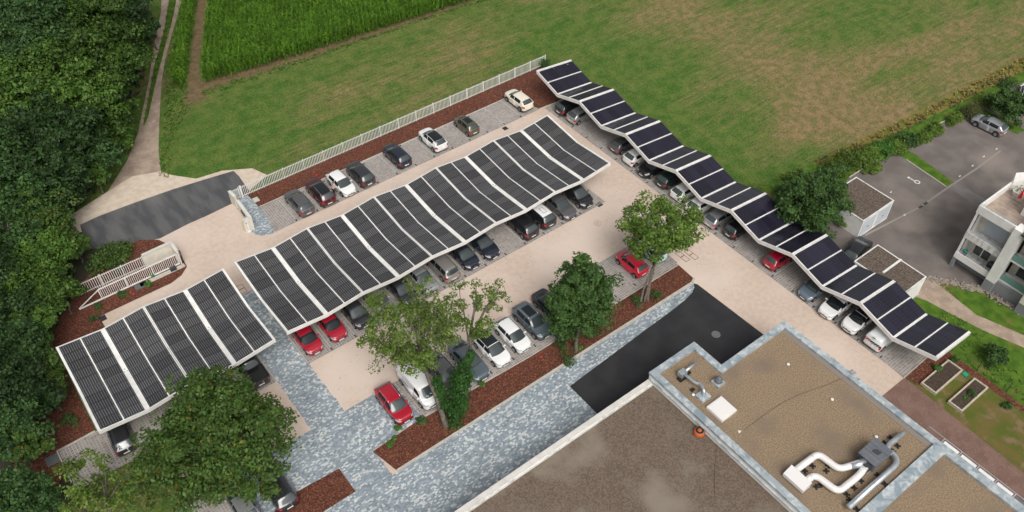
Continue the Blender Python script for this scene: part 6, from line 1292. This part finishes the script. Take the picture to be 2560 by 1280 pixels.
# rough grass, weeds and leaf litter
def tufts(name, polys, dens, size, mat, label, seed, cat='grass'):
    rg = np.random.default_rng(seed); V = []
    for poly in polys:
        P = np.array([p[:2] for p in poly]); lo, hi = P.min(0), P.max(0); n = int(dens*(hi-lo).prod()); q = lo+(hi-lo)*rg.random((n, 2)); q = q[inside(poly, q[:, 0], q[:, 1])]; n = len(q)
        for j in range(6):
            th = rg.uniform(0, 6.28, n); s = size*rg.uniform(0.5, 1.3, n); h = np.stack([np.cos(th), np.sin(th)], 1); w_ = np.stack([-np.sin(th), np.cos(th)], 1)*(s*0.14)[:, None]; e = q+h*(s*0.6)[:, None]; m2 = q+h*(s*0.25)[:, None]
            z = lambda v, k: np.concatenate([v, (s*k)[:, None]], 1)
            V.append(np.stack([z(q, 0.0), z(m2+w_, 0.55), z(e, 0.75), z(m2-w_, 0.55)], 1))
    V = np.concatenate(V); V[..., 2] -= 0.03; return tag(link(name, quads(name, V), mat), label, cat, kind='stuff')
leaf_dry = leaf_material('dry_grass', (0.20, 0.165, 0.055), (0.32, 0.27, 0.10))
tufts('rough_grass', [GP([(498, 232), (540, 214), (860, 112), (1215, -6), (1225, -2), (870, 118), (560, 226), (505, 240)]), GP([(398, 445), (410, 300), (416, 150), (440, 100), (470, 215), (480, 260), (440, 330), (420, 445)]), g_strip], 9, 0.28, leaf_bush, 'rough green grass along the field track', 81)
tufts('dry_grass', [[(56, -9.3), (58, -10.8), (66, -11.6), (72.5, -12.4), (92, -14.1), (100, -14.9), (100, -13.0), (95, -12.2), (74, -11.2), (64, -10.2)]], 8, 0.4, leaf_dry, 'dry yellow grass along the neighbouring fence', 82)
tufts('meadow_weeds', [[(46, -13.6), (57.7, -13.4), (68, -13.4), (69, -12.4), (66, -11.6), (58, -10.6), (50, -8.5), (46, -8.0)], [(44.7, -33), (48.9, -31), (49.2, -34), (46.5, -46), (44.8, -46)]], 5, 0.26, leaf_bush, 'rough lawn and weeds at the neighbours', 83)
tufts('kerb_weeds', [[(-1.9, -14.0), (32.2, -13.97), (32.2, -13.8), (-1.9, -13.82)]], 5, 0.2, leaf_weed, 'small weeds along the kerb of the mulch bed', 84, 'weeds')
tufts('forest_undergrowth', [GP([(0, 0), (395, 60), (330, 310), (250, 475), (170, 550), (200, 640), (170, 760), (120, 900), (60, 1280), (0, 1280)])], 2.2, 0.7, leaf_deep, 'dark undergrowth below the trees of the wood', 85, 'undergrowth')

rg = np.random.default_rng(91); q = np.concatenate([np.stack([rg.uniform(-2, 33, 260), rg.uniform(-6.2, -0.2, 260)], 1), np.stack([rg.uniform(-14, 38, 120), rg.uniform(12.5, 17.2, 120)], 1), np.stack([rg.uniform(33.5, 38.5, 120), rg.uniform(-33, 10, 120)], 1), np.stack([rg.uniform(-14, -6, 160), rg.uniform(-6, -0.3, 160)], 1)])
n_ = len(q); th = rg.uniform(0, 6.28, n_); sz = rg.uniform(0.03, 0.08, n_); a_ = np.stack([np.cos(th), np.sin(th)], 1)*sz[:, None]; b_ = np.stack([-np.sin(th), np.cos(th)], 1)*(sz*0.5)[:, None]
zz = lambda v, h: np.concatenate([v, np.full((n_, 1), h)], 1)
tag(link('leaf_litter', quads('leaf_litter', np.stack([zz(q-a_, 0.006), zz(q+b_, 0.018), zz(q+a_, 0.008), zz(q-b_, 0.02)], 1)), leaf_material('fallen_leaf', (0.20, 0.14, 0.08), (0.38, 0.29, 0.17))), 'scattered fallen leaves on the beige lanes', 'leaves', kind='stuff')
